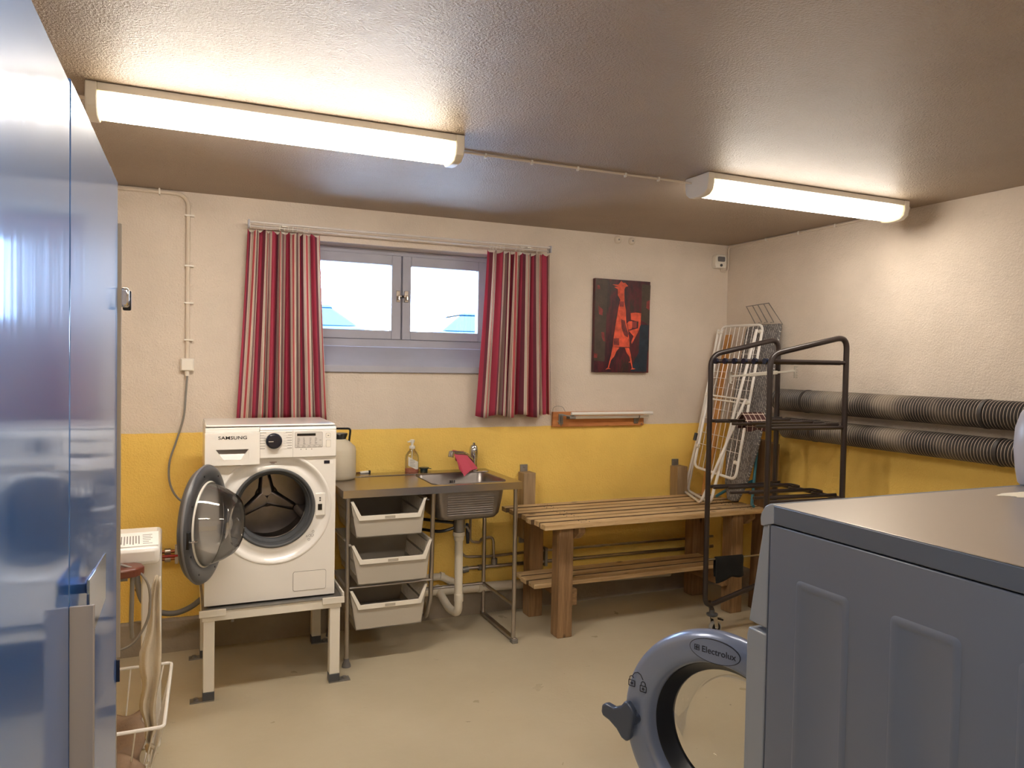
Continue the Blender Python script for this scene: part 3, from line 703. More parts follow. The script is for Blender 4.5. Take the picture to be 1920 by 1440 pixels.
MB().box(-.027, -.019, WY-.0146, WY-.0141, 1.231, 1.235).build('button_mark', 'grey_line', t)
st = MB().box(-.040, -.012, WY-.001, WY, 1.092, 1.108).build('energy_sticker', 'navy', t); MB().box(-.012, .005, WY-.001, WY, 1.092, 1.108).build('square_sticker', 'paper', t)
# panel seams
s_ = MB(); s_.box(-.3447, -.3437, WY-.0126, WY-.0115, 1.13, 1.262); s_.box(-.1915, -.1907, WY-.0126, WY-.0115, 1.13, 1.262); s_.build('panel_seam', 'grey_line', t)
# filter flap
MB().prism(rrect(-.183, -.024, .470, .566, .010), FACE(0, WY, 0), 0, .0012).build('flap_gap', 'grey_line', t)
fl = MB().prism(rrect(-.1815, -.0255, .4715, .5645, .009), FACE(0, WY, 0), 0, .0024).build('filter_flap', 'white_enamel', t)
# door lock plate on the bezel
lk = MB().box(-.078, -.030, WY+.006, WY+.03, .835, .945).build('lock_plate', 'white_enamel', t, bevel=.003)
MB().box(-.066, -.046, WY+.004, WY+.008, .862, .892).build('lock_slot', 'black', lk)
for z in (.910, .922): MB().cyl((-.056, WY+.007, z), (-.056, WY+.0035, z), .0042, 12).build('lock_screw', 'dark_grey', lk)
b = MB()
for (dx, dz, r) in ((0, 0, .006), (.016, .020, .006), (-.014, -.002, .004), (.012, .002, .007), (-.004, -.018, .006)): b.lathe([(r, 0), (r, .0008), (r-.0015, .0008), (r-.0015, 0)], FACE(-.103+dx, WY+.013, .736+dz), 16)
b.build('child_warning_print', 'grey_line', t)
b = MB(); b.box(-.295, -.262, WY+.012, WY+.016, 1.105, 1.107); b.box(-.290, -.272, WY+.012, WY+.016, 1.100, 1.1015); b.build('bezel_print', 'red_wood', t)
# the open door
D0 = Vector((-.492, WY-.012, BC[1])); az = math.radians(21.5)
dd = Vector((-math.sin(az), -math.cos(az), 0)); nn = Vector((math.cos(az), -math.sin(az), 0)); DCn = D0+dd*.258
DMx = frame(DCn, dd, (0, 0, 1), nn)   # local z = inner side
door = MB().lathe([(.0, -.052), (.12, -.050), (.20, -.044), (.238, -.030), (.252, -.012), (.254, .0), (.250, .008), (.238, .012), (.205, .014), (.195, .010), (.182, .006), (.178, -.006)], DMx, 96).build('door', 'dark_grey', t, sharp=50)
MB().lathe([(.2545, -.010), (.258, -.004), (.2545, .002)], DMx, 96).build('door_rim', 'mid_grey', door, sharp=60)
bw = MB().lathe([(.180, .008), (.178, .022), (.166, .050), (.150, .085), (.128, .120), (.110, .135), (.098, .138), (.092, .128), (.088, .128), (.0, .126)], DMx @ Matrix.Translation((0, 0, 0)), 72).build('door_glass_bowl', 'bowl_glass', door, sharp=60)
MB().lathe([(.0, .0165), (.176, .0165), (.177, .008)], DMx, 72).build('inner_pane', 'door_pane', door, sharp=40)
MB().lathe([(.176, .009), (.182, .016), (.186, .009)], DMx, 72).build('bowl_collar', 'white_plastic', door, sharp=60)
b = MB(); b.box(-.012, .012, -.035, .035, -.002, .012); b.v = [DMx @ (v+Vector((.230, -.02, .008))) for v in b.v]; lt = b.build('latch_plate', 'black', door, bevel=.002)
b = MB().tube([DMx @ Vector(q) for q in ((.230, -.028, .015), (.230, -.024, .040), (.222, -.024, .046))], .004, 8).build('latch_hook', 'chrome', door)
for a in (30, 75, 120, 160, 205, 250, 300, 335):
    q = (math.cos(math.radians(a))*.222, math.sin(math.radians(a))*.222); MB().cyl(DMx @ Vector((q[0], q[1], .011)), DMx @ Vector((q[0], q[1], .0155)), .004, 10).build('door_screw', 'black', door)
b = MB(); b.box(-.515, -.470, WY-.028, WY+.006, .835, .93); b.build('door_hinge', 'mid_grey', t, bevel=.003)

# ------------------------------------------------------------------ its stand
t = thing('machine_stand', (-.27, -.42, 0), 'white painted steel stand under the washing machine, bolted to floor', 'stand')
SX0, SX1, SY0, SY1, SZ = -.595, .048, -.735, -.130, .430
b = MB(); b.box(SX0, SX1, SY0, SY0+.04, SZ-.052, SZ-.006); b.build('front_rail', 'white_paint', t, bevel=.002)
b = MB(); b.box(SX0, SX1, SY1-.04, SY1, SZ-.052, SZ-.006); b.build('rear_rail', 'white_paint', t, bevel=.002)
for x in (SX0, SX1-.04): MB().box(x, x+.04, SY0+.04, SY1-.04, SZ-.052, SZ-.006).build('side_rail', 'white_paint', t, bevel=.002)
b = MB(); b.box(SX0, SX1, SY0-.004, SY1, SZ-.006, SZ); b.build('deck', 'galv', t)
for x0_, x1_ in ((SX0-.012, SX0+.105), (SX1-.095, SX1+.012)):
    MB().box(x0_, x1_, SY0-.012, SY0-.004, SZ-.028, SZ+.004).build('front_lip', 'white_paint', t, bevel=.0015)
b = MB(); b.box(SX1+.004, SX1+.012, SY0-.004, SY1, SZ-.028, SZ+.022); b.build('side_lip', 'white_paint', t, bevel=.0015)
for (x, y) in ((SX0+.006, SY0+.002), (SX1-.056, SY0+.002), (SX0+.006, SY1-.052), (SX1-.056, SY1-.052)):
    l = MB().box(x, x+.050, y, y+.050, .045, SZ-.052).build('leg', 'white_paint', t, bevel=.003)
    MB().box(x-.001, x+.051, y-.001, y+.051, .006, .045).build('leg_foot', 'dark_grey', l, bevel=.002)
    s = -1 if x < -.3 else 1
    fx = x-.055 if s < 0 else x
    p = MB(); p.box(fx, fx+.105, y, y+.05, 0, .006); p.cyl((x+(.078 if s > 0 else -.028), y+.025, .006), (x+(.078 if s > 0 else -.028), y+.025, .016), .012, 6)
    p.build('foot_plate', 'galv', l)
MB().tube([(-.46, SY0+.02, SZ-.052), (-.46, SY0+.02, SZ-.07)], .007, 8).build('bolt', 'galv', t)
# machine feet between deck and body
wm = bpy.data.objects['washing_machine']
for x, y in ((-.54, -.66), (-.03, -.66), (-.54, -.3), (-.03, -.3)): MB().cyl((x, y, SZ), (x, y, WZ), .022, 16).build('foot', 'black', wm)

# drain hose and tap valves on the wall
tag(MB().tube(spline([(-.893, -.06, .60), (-.895, -.10, .46), (-.87, -.11, .33), (-.80, -.11, .262), (-.72, -.11, .240), (-.64, -.11, .262), (-.57, -.13, .32), (-.50, -.15, .40)]), .015, 12).build('drain_hose', 'hose_grey'), 'thick grey drain hose curving low behind the washing machine', 'hose')
t = thing('water_valve', (-.70, 0, .50), 'copper wall pipes with red-handled water valve left of machine', 'valve')
for z in (.555, .515):
    MB().tube([(-.98, -.03, z), (-.45, -.03, z)], .009, 10).build('pipe', 'copper', t)
MB().tube([(-.80, -.052, .535), (-.55, -.052, .535)], .007, 10).build('valve_lever', 'red_hose', t)
b = MB(); b.cyl((-.765, -.03, .555), (-.735, -.03, .555), .018, 12); b.cyl((-.765, -.03, .515), (-.735, -.03, .515), .018, 12); b.cyl((-.79, -.03, .535), (-.79, -.055, .535), .012, 12); b.build('valve_body', 'chrome_worn', t, bevel=.002)
MB().box(-.715, -.697, -.055, -.001, .49, .585).build('pipe_saddle', 'cream_plastic', t, bevel=.003)
b = MB(); b.lathe([(.014, 0), (.012, .003), (.004, .004)], FACE(-.896, 0, .355), 14, cap1=True); tag(b.build('rust_bolt', mat('rusty bolt', (110, 60, 30), .8)), 'small rusty bolt head in yellow wall above drain hose', 'bolt')
# ================================================================== sink unit
t = thing('sink_unit', (.585, -.29, 0), 'stainless steel sink bench with tubular legs between machine and wooden table', 'sink')
SX0, SX1, SY0, SY1, ZT = .078, 1.098, -.582, -.004, .930
ox0, ox1, oy0, oy1 = .585, 1.025, -.530, -.155     # basin opening
def rect_hole_top(b, z):
    out = rrect(SX0, SX1, SY0, SY1, .004, 6); inn = rrect(ox0, ox1, oy0, oy1, .045, 6); n = len(out)
    b.add([(x, y, z) for x, y in out]+[(x, y, z) for x, y in inn], [(k, (k+1) % n, n+(k+1) % n, n+k) for k in range(n)])
b = MB(); rect_hole_top(b, ZT)
out = rrect(SX0, SX1, SY0, SY1, .004, 6); n = len(out)
b.add([(x, y, ZT) for x, y in out]+[(x, y, ZT-.040) for x, y in out], [(k, n+k, n+(k+1) % n, (k+1) % n) for k in range(n)])
i2 = rrect(SX0+.015, SX1-.015, SY0+.015, SY1-.015, .004, 6)
b.add([(x, y, ZT-.040) for x, y in out]+[(x, y, ZT-.040) for x, y in i2], [(k, (k+1) % n, n+(k+1) % n, n+k) for k in range(n)])
ct = b.build('worktop', 'sink_steel', t, bevel=.003)
b = MB(); b.prism(rrect(SX0+.03, SX1-.03, -.14, -.025, .01), Matrix.Translation((0, 0, ZT)), 0, .004); b.build('tap_ledge', 'sink_steel', ct, bevel=.002)
# basin: outer shell tapering down with washboard ribs in front
rings = [(ZT+.003, .0, .045), (ZT-.004, .006, .045), (ZT-.10, .018, .045), (ZT-.185, .032, .05), (ZT-.207, .05, .05), (ZT-.214, .09, .05)]
b = MB(); prev = None
for z, ins, rr in rings:
    p = [(x, y, z) for x, y in rrect(ox0-.003+ins, ox1+.003-ins, oy0-.003+ins*.6, oy1+.003-ins, rr, 6)]
    base = len(b.v); b.add(p, [])
    if prev is not None:
        n = len(p)
        for k in range(n): b.f.append((prev+k, prev+(k+1) % n, base+(k+1) % n, base+k)); b.mi.append(0)
    prev = base
b.f.append(tuple(prev+k for k in range(len(p)))); b.mi.append(0)
bs = b.build('basin', 'sink_dark', t, sharp=50); sm = bs.modifiers.new('thick', 'SOLIDIFY'); sm.thickness = .002; sm.offset = 0
for k in range(11):
    z = ZT-.052-k*.0128; ins = .010+(ZT-z)/.2*.018; yf = oy0-.003+ins*.6
    f = k/11
    MB().tube([(ox0+.085+f*.0, yf+.001, z), (ox1-.075-f*.012, yf+.001, z)], .0048, 8).build('washboard_rib', 'sink_dark', bs)
MB().lathe([(.030, .0), (.034, .002), (.034, .004), (.0, .004)], Matrix.Translation((.80, -.33, ZT-.214)), 24).build('drain_strainer', 'chrome', bs)
b = MB()
for x in (.800, .812, .828): b.box(x, x+.004, -.178, -.172, ZT-.055, ZT-.038)
b.build('overflow_slot', 'black', bs)
def leg(pts, r=.0125): return MB().tube(rnd(pts, .05, 6), r, 12).build('leg', 'steel', t)
leg([(.112, -.555, .015), (.112, -.555, ZT-.04)]); leg([(1.068, -.555, .02), (1.068, -.555, ZT-.04)])
leg([(1.070, -.075, .02), (1.070, -.075, ZT-.04)]); leg([(.112, -.075, .015), (.112, -.075, ZT-.04)])
leg([(.612, -.30, .20), (.582, -.42, .155), (.574, -.535, .30), (.578, -.548, ZT-.04)])
for x, y in ((.112, -.555), (.112, -.075)): MB().lathe([(.0, 0), (.024, 0), (.022, .012), (.014, .030), (.0135, .045)], Matrix.Translation((x, y, 0)), 20).build('rubber_foot', 'mid_grey', t)
b = MB(); b.box(1.055, 1.083, -.575, -.060, .012, .030); b.build('floor_rail', 'steel', t, bevel=.002)
MB().box(1.052, 1.088, -.580, -.540, 0, .024).build('foot_block', 'galv', t, bevel=.003)
MB().tube([(1.068, -.555, .212), (1.070, -.075, .212)], .010, 10).build('cross_tube', 'steel', t)
MB().tube([(.112, -.075, .212), (1.070, -.075, .212)], .009, 10).build('cross_tube', 'steel', t)
MB().tube([(.112, -.555, .412), (.578, -.545, .412)], .006, 10).build('cross_tube', 'steel', t)
for z in (.855, .630, .385):
    for x, s in ((.122, 1), (.558, -1)): MB().box(min(x, x+s*.012), max(x, x+s*.012), -.54, -.09, z-.006, z).build('runner', 'galv', t)

# three slide-out baskets
def crate(y0, zb, zt, xo0, xo1, xi0, xi1, label):
    # xo = outer top, xi = bottom
    t = thing('plastic_crate', ((xo0+xo1)/2, y0+.24, zb), label, 'basket', 'plastic pull-out crates under the sink bench')
    yb = y0+.44; d = .003; zl = zt-.083
    lx0, lx1 = xo0+.048, xo1-.038
    fr = MB(); fr.prism([(xi0, zb), (xi1, zb), (xo1-.004, zt-.012), (lx1, zl), (lx0, zl), (xo0+.004, zt-.012)], FACE(0, y0+d, 0), 0, d); fr.build('front_panel', 'cream_plastic', t, bevel=.001)
    lp = [(xo0-.001, zt), (xo0+.014, zt+.002), (lx0+.008, zl+.006), (lx1-.008, zl+.006), (xo1-.012, zt+.002), (xo1+.001, zt), (lx1+.006, zl-.018), (lx0-.004, zl-.018)]
    MB().prism([lp[0], lp[7], lp[6], lp[5], lp[4], lp[3], lp[2], lp[1]], FACE(0, y0, 0), -.001, .010).build('front_lip', 'white_plastic', t, bevel=.0015)
    MB().prism(rrect((lx0+lx1)/2-.028, (lx0+lx1)/2+.028, zl-.013, zl+.001, .002), FACE(0, y0-.010, 0), 0, .0012).build('label_frame', 'cream_plastic', t)
    MB().box(xi0, xi1, y0, yb, zb, zb+.004).build('base', 'cream_plastic', t)
    MB().prism([(xi0, zb), (xi1, zb), (xo1, zt), (xo0, zt)], FACE(0, yb, 0), 0, d).build('back_panel', 'cream_plastic', t)
    for (xb_, xt_, s) in ((xi0, xo0, 1), (xi1, xo1, -1)):
        w = MB(); P_ = lambda f: xb_+(xt_-xb_)*f; H_ = lambda f: zb+(zt-zb)*f
        for f0, f1 in ((0, .22), (.92, 1.0), (.54, .60)): w.hexa([(P_(f0), y0, H_(f0)), (P_(f0)+s*d, y0, H_(f0)), (P_(f0)+s*d, yb, H_(f0)), (P_(f0), yb, H_(f0))], [(P_(f1), y0, H_(f1)), (P_(f1)+s*d, y0, H_(f1)), (P_(f1)+s*d, yb, H_(f1)), (P_(f1), yb, H_(f1))])
        k = 0; y = y0
        while y < yb:
            ww = .030 if y == y0 else .007
            w.hexa([(P_(.2), y, H_(.2)), (P_(.2)+s*d, y, H_(.2)), (P_(.2)+s*d, y+ww, H_(.2)), (P_(.2), y+ww, H_(.2))], [(P_(.95), y, H_(.95)), (P_(.95)+s*d, y, H_(.95)), (P_(.95)+s*d, y+ww, H_(.95)), (P_(.95), y+ww, H_(.95))])
            y += .044 if y == y0 else .0165
        w.box(min(xt_, xt_-s*.010), max(xt_, xt_-s*.010), y0+.01, yb, zt-.006, zt)
        w.build('slotted_side', 'cream_plastic', t)
    return t
crate(-.565, .676, .868, .122, .530, .156, .508, 'cream plastic pull-out crate, topmost of three under the sink bench')
crate(-.600, .436, .646, .121, .552, .160, .528, 'cream plastic pull-out crate, middle of three, pulled slightly out')
crate(-.565, .187, .398, .124, .541, .158, .514, 'cream plastic pull-out crate, lowest of three near the floor')

# plumbing under the sink
t = thing('drain_trap', (.81, -.3, .12), 'white drain pipe under sink basin curving back to the wall', 'pipe')
MB().lathe([(.050, .716), (.052, .708), (.046, .700), (.034, .690), (.032, .68)], Matrix.Translation((.808, -.33, 0)), 28).build('basin_flange', 'dark_grey', t)
MB().cyl((.808, -.33, .69), (.808, -.33, .612), .034, 24).build('trap_body', 'galv', t, bevel=.003)
MB().lathe([(.034, .612), (.036, .606), (.036, .590), (.030, .586), (.030, .566), (.026, .560)], Matrix.Translation((.808, -.33, 0)), 24).build('compression_nut', 'pvc', t)
MB().tube(rnd([(.808, -.33, .575), (.814, -.325, .125), (.800, -.20, .115), (.775, -.03, .20)], .05, 6), .0245, 18).build('down_pipe', 'pvc', t)
MB().cyl((.8135, -.327, .245), (.814, -.327, .200), .0275, 18).build('pipe_socket', 'pvc', t)
MB().cyl((.781, -.075, .175), (.776, -.035, .196), .028, 18).build('pipe_socket', 'pvc', t)
for z, zz in ((.665, .675), (.640, .615)):
    MB().tube(spline([(.790, -.33, z), (.70, -.30, zz), (.60, -.22, zz+.005), (.50, -.10, zz)]), .009, 10).build('black_hose', 'black', t)
MB().tube([(.83, -.33, .645), (.865, -.31, .632), (.885, -.30, .60)], .006, 8).build('lever_arm', 'galv', t)
t = thing('waste_pipe', (.9, -.05, .13), 'white plastic waste pipe running along the foot of back wall', 'pipe')
MB().tube([(.58, -.055, .195), (2.50, -.055, .140)], .030, 18).build('main_pipe', 'pvc', t)
MB().tube(rnd([(.14, -.045, .275), (.80, -.045, .272), (.93, -.055, .195)], .03, 4), .022, 16).build('branch_pipe', 'pvc', t)
for x, z, r in ((.80, .272, .026), (.86, .236, .026)): MB().cyl((x-.012, -.046, z+.004), (x+.012, -.046, z-.004), r, 18).build('pipe_collar', 'pvc', t)
MB().cyl((1.04, -.055, .182), (1.085, -.055, .180), .034, 18).build('pipe_collar', 'pvc', t)
t = thing('water_pipes', (1.0, -.03, .28), 'thin metal water pipes along back wall beneath the table', 'pipe')
MB().tube(spline([(.930, -.10, .715), (.932, -.08, .66), (.930, -.05, .60), (.928, -.03, .45), (.955, -.03, .385), (1.04, -.03, .372), (1.12, -.03, .366)])+[Vector((1.45, -.03, .372)), Vector((2.9, -.03, .360))], .0085, 10).build('pipe', 'chrome_worn', t)
MB().tube(rnd([(.995, -.09, .715), (.990, -.04, .64), (.990, -.03, .47), (1.06, -.03, .462), (1.07, -.03, .485), (1.150, -.03, .492), (1.160, -.03, .31)], .035), .0085, 10).build('pipe', 'chrome_worn', t)
MB().tube([(.96, -.03, .305), (1.02, -.03, .302), (2.9, -.03, .288)], .0115, 10).build('pipe', 'chrome_worn', t)
MB().tube([(1.16, -.03, .31), (1.16, -.03, .35)], .020, 12).build('valve_nut', 'galv', t)
MB().tube([(1.05, -.03, .300), (1.10, -.03, .300)], .018, 12).build('valve_nut', 'galv', t)
MB().tube([(.94, -.035, .295), (.98, -.035, .300)], .020, 12).build('pipe_end', 'galv', t)
for x in (.932, .995):
    MB().tube([(x, -.085, .72), (x, -.08, .64)], .013, 10).build('stop_valve', 'galv', t); 
    MB().tube([(x-.055 if x < .95 else x-.02, -.09, .655), (x-.015 if x < .95 else x-.055, -.085, .655)], .015, 10).build('valve_knob', 'navy', t)
MB().bar((.955, -.07, .60), (.962, -.07, .47), .020, .014, (0, 1, 0)).build('valve_lever', 'navy', t, bevel=.004)
MB().box(1.515, 1.535, -.05, -.001, .27, .39).build('pipe_bracket', 'galv', t, bevel=.002)

# things on the sink bench
t = thing('water_canister', (.15, -.16, ZT), 'milky plastic canister with black handle between machine and soap bottle', 'canister')
prof = [(.0, 0), (.083, 0), (.092, .008), (.094, .03), (.094, .165), (.088, .185), (.055, .215), (.033, .228), (.030, .240), (0, .240)]
MB().lathe(prof, Matrix.Translation((.137, -.165, ZT)), 40).build('canister_body', 'milky', t, sharp=60)
MB().lathe([(.036, .0), (.038, .006), (.046, .028), (.044, .032), (0, .032)], Matrix.Translation((.137, -.165, ZT+.228)), 28, cap0=True).build('canister_cap', 'black', t)
MB().tube(rnd([(.19, -.165, ZT+.195), (.200, -.165, ZT+.285), (.075, -.165, ZT+.288), (.085, -.165, ZT+.195)], .018, 5), .006, 10).build('carry_handle', 'black', t)
t = thing('soap_bottle', (.600, -.045, ZT), 'clear pump soap bottle with white label and pink soap residue', 'bottle')
ell = lambda k: Matrix.Translation((.600, -.045, ZT+k))
MB().lathe([(.0, .001), (.040, .001), (.043, .006), (.043, .085), (.040, .105), (.026, .128), (.017, .135), (.016, .150)], ell(0), 36, sy=.72).build('bottle_body', 'clear_plastic', t, sharp=60)
MB().lathe([(.0, .002), (.0385, .002), (.0415, .007), (.0412, .026), (0, .026)], ell(0), 36, sy=.70).build('liquid_soap', 'pinkliq', t, sharp=60)
lbp = [(-.028, .095), (.020, .078), (.030, .060), (.030, .030), (.020, .014), (-.028, .040)]
b = MB(); n = 8
for k in range(n):
    xa, xb_ = -.030+.062*k/n, -.030+.062*(k+1)/n
    top = lambda x: min(.100, .100-(x+.030)*.55); bot = lambda x: max(.022, .045-(x+.03)*.5)
    yy = lambda x: -.0445*.72*math.sqrt(max(0, 1-(x/.0445)**2))-.001
    b.add([(.600+xa, -.045+yy(xa), ZT+bot(xa)), (.600+xb_, -.045+yy(xb_), ZT+bot(xb_)), (.600+xb_, -.045+yy(xb_), ZT+top(xb_)), (.600+xa, -.045+yy(xa), ZT+top(xa))], [(0, 1, 2, 3)])
b.build('bottle_label', 'white_plastic', t)
g = MB()
for k in range(6): g.box(.578, .578+.034*R_.uniform(.6, 1), -.0790, -.0784, ZT+.080-k*.008, ZT+.0815-k*.008)
g.build('label_print', 'grey_line', t)
MB().tube([(.600, -.045, ZT+.03), (.600, -.045, ZT+.15)], .003, 6).build('dip_tube', 'white_plastic', t)
MB().lathe([(.0175, .146), (.0175, .160), (.015, .163), (.008, .164), (.008, .180), (.013, .182), (.015, .198), (.010, .201), (0, .201)], ell(0), 24).build('pump_head', 'white_plastic', t)
MB().bar((.600, -.045, ZT+.191), (.568, -.058, ZT+.188), .010, .008).build('pump_spout', 'white_plastic', t, bevel=.002)
t = thing('sink_stopper', (.675, -.045, ZT), 'dark round cap lying on bench right of soap bottle', 'stopper')
MB().lathe([(0, 0), (.022, 0), (.023, .018), (.030, .022), (.031, .027), (0, .029)], Matrix.Translation((.677, -.045, ZT)), 24).build('stopper_body', 'cap_dark', t)
MB().bar((.70, -.045, ZT+.022), (.722, -.045, ZT+.018), .016, .003).build('stopper_tab', 'cap_dark', t)
t = thing('marker_pen', (.305, -.035, ZT), 'white marker pen with dark cap lying at back of bench', 'pen')
MB().cyl((.285, -.036, ZT+.010), (.336, -.034, ZT+.012), .0085, 14).build('pen_barrel', 'white_plastic', t, bevel=.001)
MB().cyl((.336, -.034, ZT+.012), (.348, -.0335, ZT+.0125), .0095, 14).build('pen_cap', 'black', t, bevel=.001)
MB().cyl((.262, -.037, ZT+.009), (.285, -.036, ZT+.010), .004, 10).build('pen_tip', 'red_wood', t)

# tap with pink cloth
t = thing('mixer_tap', (.985, -.085, ZT), 'chrome mixer tap with swivel spout at back of sink', 'tap')
MB().lathe([(.032, 0), (.032, .006), (.026, .010), (.023, .05), (.026, .09), (.028, .12), (.024, .145), (.016, .158), (0, .160)], Matrix.Translation((.985, -.085, ZT+.004)), 32).build('tap_body', 'chrome', t, sharp=40)
MB().tube([(.985, -.085, ZT+.155), (.992, -.070, ZT+.168)], .009, 10).build('tap_lever', 'chrome', t)
MB().tube(rnd([(.985, -.085, ZT+.055), (.90, -.16, ZT+.12), (.785, -.235, ZT+.135)], .04, 5), [.014]*100 if 0 else .0135, 14).build('tap_spout', 'chrome', t)
MB().cyl((.790, -.232, ZT+.142), (.781, -.238, ZT+.110), .018, 20).build('spout_tip', 'chrome', t, bevel=.002)
b = MB(); b.tube([(.985, -.115, ZT+.125), (.965, -.150, ZT+.125)], .004, 8); b.build('tap_screw', 'chrome', t)
def hang_cloth():
    # draped over the spout: the front flap falls in folds and spreads to the right down onto the ledge
    N, K = 30, 24; vs = []
    a0 = Vector((.796, -.226, ZT+.150)); a1 = Vector((.890, -.158, ZT+.134))
    back = [Vector((.835, -.165, ZT+.085)), Vector((.880, -.130, ZT+.055)), Vector((.930, -.100, ZT+.065))]
    hem = [Vector((.822, -.243, ZT+.080)), Vector((.838, -.250, ZT+.030)), Vector((.866, -.252, ZT-.006)), Vector((.925, -.205, ZT+.022)), Vector((.990, -.150, ZT+.020))]
    def pl(P_, u):
        x = u*(len(P_)-1); i = min(int(x), len(P_)-2); return P_[i].lerp(P_[i+1], x-i)
    for j in range(K+1):
        v = j/K*2-1
        for i in range(N+1):
            u = i/N; p = a0.lerp(a1, u)+Vector((0, 0, .004)); s = abs(v); h = pl(hem if v < 0 else back, u)
            q = p.lerp(h, s**.9); out = Vector((-.55, -.83, 0)) if v < 0 else Vector((.55, .83, 0))
            q += out*(.012*math.sin(PI*min(1, s*1.2))+.009*math.sin(u*19+v*2)*s+.004*math.sin(u*41)*s)
            q.z += .012*math.sin(PI*s)*math.sin(u*8)*(.5)
            vs.append(q)
    fs = [(j*(N+1)+i, j*(N+1)+i+1, (j+1)*(N+1)+i+1, (j+1)*(N+1)+i) for j in range(K) for i in range(N)]
    b = MB(); b.add(vs, fs); o = b.build('cleaning_cloth', 'pink', sharp=80); m = o.modifiers.new('thick', 'SOLIDIFY'); m.thickness = .002
    s = o.modifiers.new('sub', 'SUBSURF'); s.levels = s.render_levels = 1
    tag(o, 'pink microfibre cloth draped over the tap spout', 'cloth')
hang_cloth()

# ================================================================== wall posts and slatted table
def wall_post(x, z0, z1, label):
    t = thing('wall_post', (x, -.05, z0), label, 'post', 'grey wooden wall posts')
    MB().box(x-.042, x+.042, -.095, -.004, z0+.045, z1-.045).build('timber', 'post_wood', t, bevel=.003)
    for a, c in ((z1-.06, z1), (z0, z0+.06)):
        p = MB(); p.box(x-.030, x+.022, -.012, -.001, a, c); p.cyl((x-.004, -.012, (a+c)/2+(.015 if a > z0+.1 else -.015)), (x-.004, -.017, (a+c)/2+(.015 if a > z0+.1 else -.015)), .008, 6)
        p.build('steel_plate', 'galv', t, bevel=.002)
wall_post(1.372, .43, .945, 'grey wooden post on wall, behind left end of the table')
wall_post(2.568, .52, .940, 'grey wooden post on wall, behind right end of the table')

TZ = .700
t = thing('slatted_table', (1.97, -.4, 0), 'worn wooden slatted table with lower shelf along back wall', 'table')
rot = math.radians(-.9)
me = MB(); L0, L1 = 1.180, 2.770; sw, gap = .0685, .0220
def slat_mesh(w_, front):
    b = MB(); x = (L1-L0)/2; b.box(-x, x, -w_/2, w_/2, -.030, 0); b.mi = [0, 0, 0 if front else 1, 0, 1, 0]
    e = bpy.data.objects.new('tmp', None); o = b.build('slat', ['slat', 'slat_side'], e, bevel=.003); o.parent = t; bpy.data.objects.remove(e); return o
inner = None
for k in range(7):
    yc = -.715+sw/2+k*(sw+gap)
    if k == 0: o = slat_mesh(sw, True)
    elif k == 1: o = inner = slat_mesh(sw, False)
    else: o = inner.copy(); COL.objects.link(o)
    o.location = Vector(((L0+L1)/2+[0, .006, -.004, .008, -.003, .004, -.006][k], yc, TZ+[0, .001, -.0015, 0, .001, -.001, .0005][k])) - t.location
    o.rotation_euler = (0, 0, [0, .0008, -.0006, 0, .001, 0, -.0008][k])
nl = MB()
for x in (1.42, 1.47, 2.60, 2.66):
    for k in range(7):
        yc = -.715+sw/2+k*(sw+gap); 
        for dy in (-.018, .018): nl.cyl((x+R_.uniform(-.004, .004), yc+dy, TZ-.002), (x, yc+dy, TZ+.0012), .0032, 8)
stuff(nl.build('nail_head', 'dark_grey', t))
for x in (1.332, 2.592):
    for y in (-.600, -.200):
        MB().box(x, x+.095, y, y+.095, .0, TZ-.030 if y > -.3 else TZ-.030).build('leg', 'leg_wood', t, bevel=.005)
for x in (1.428, 2.688):
    Mx = frame((x, 0, 0), (0, 1, 0), (0, 0, 1), (1, 0, 0))
    MB().prism([(-.655, TZ-.030), (-.655, TZ-.075), (-.600, TZ-.118), (-.16, TZ-.118), (-.10, TZ-.080), (-.10, TZ-.030)], Mx, 0, .045).build('top_bearer', 'beam_wood', t, bevel=.003)
    for y, z in ((-.57, TZ-.06), (-.53, TZ-.085), (-.17, TZ-.06)): MB().cyl((x+.045, y, z), (x+.049, y, z), .007, 10).build('bolt', 'dark_grey', t)
for x in (1.428, 2.547):
    MB().box(x, x+.045, -.57, -.12, .175, .272).build('shelf_bearer', 'beam_wood', t, bevel=.003)
inner = None
for k in range(3):
    yc = -.455+k*.102
    if k < 2:
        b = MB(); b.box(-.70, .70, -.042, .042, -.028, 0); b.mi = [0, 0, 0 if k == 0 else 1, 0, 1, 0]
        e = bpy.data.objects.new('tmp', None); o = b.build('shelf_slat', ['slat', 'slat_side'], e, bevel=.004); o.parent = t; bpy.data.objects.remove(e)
        if k == 1: inner = o
    else: o = inner.copy(); COL.objects.link(o)
    o.location = Vector((1.925+[0, -.008, .006][k], yc, .302)) - t.location

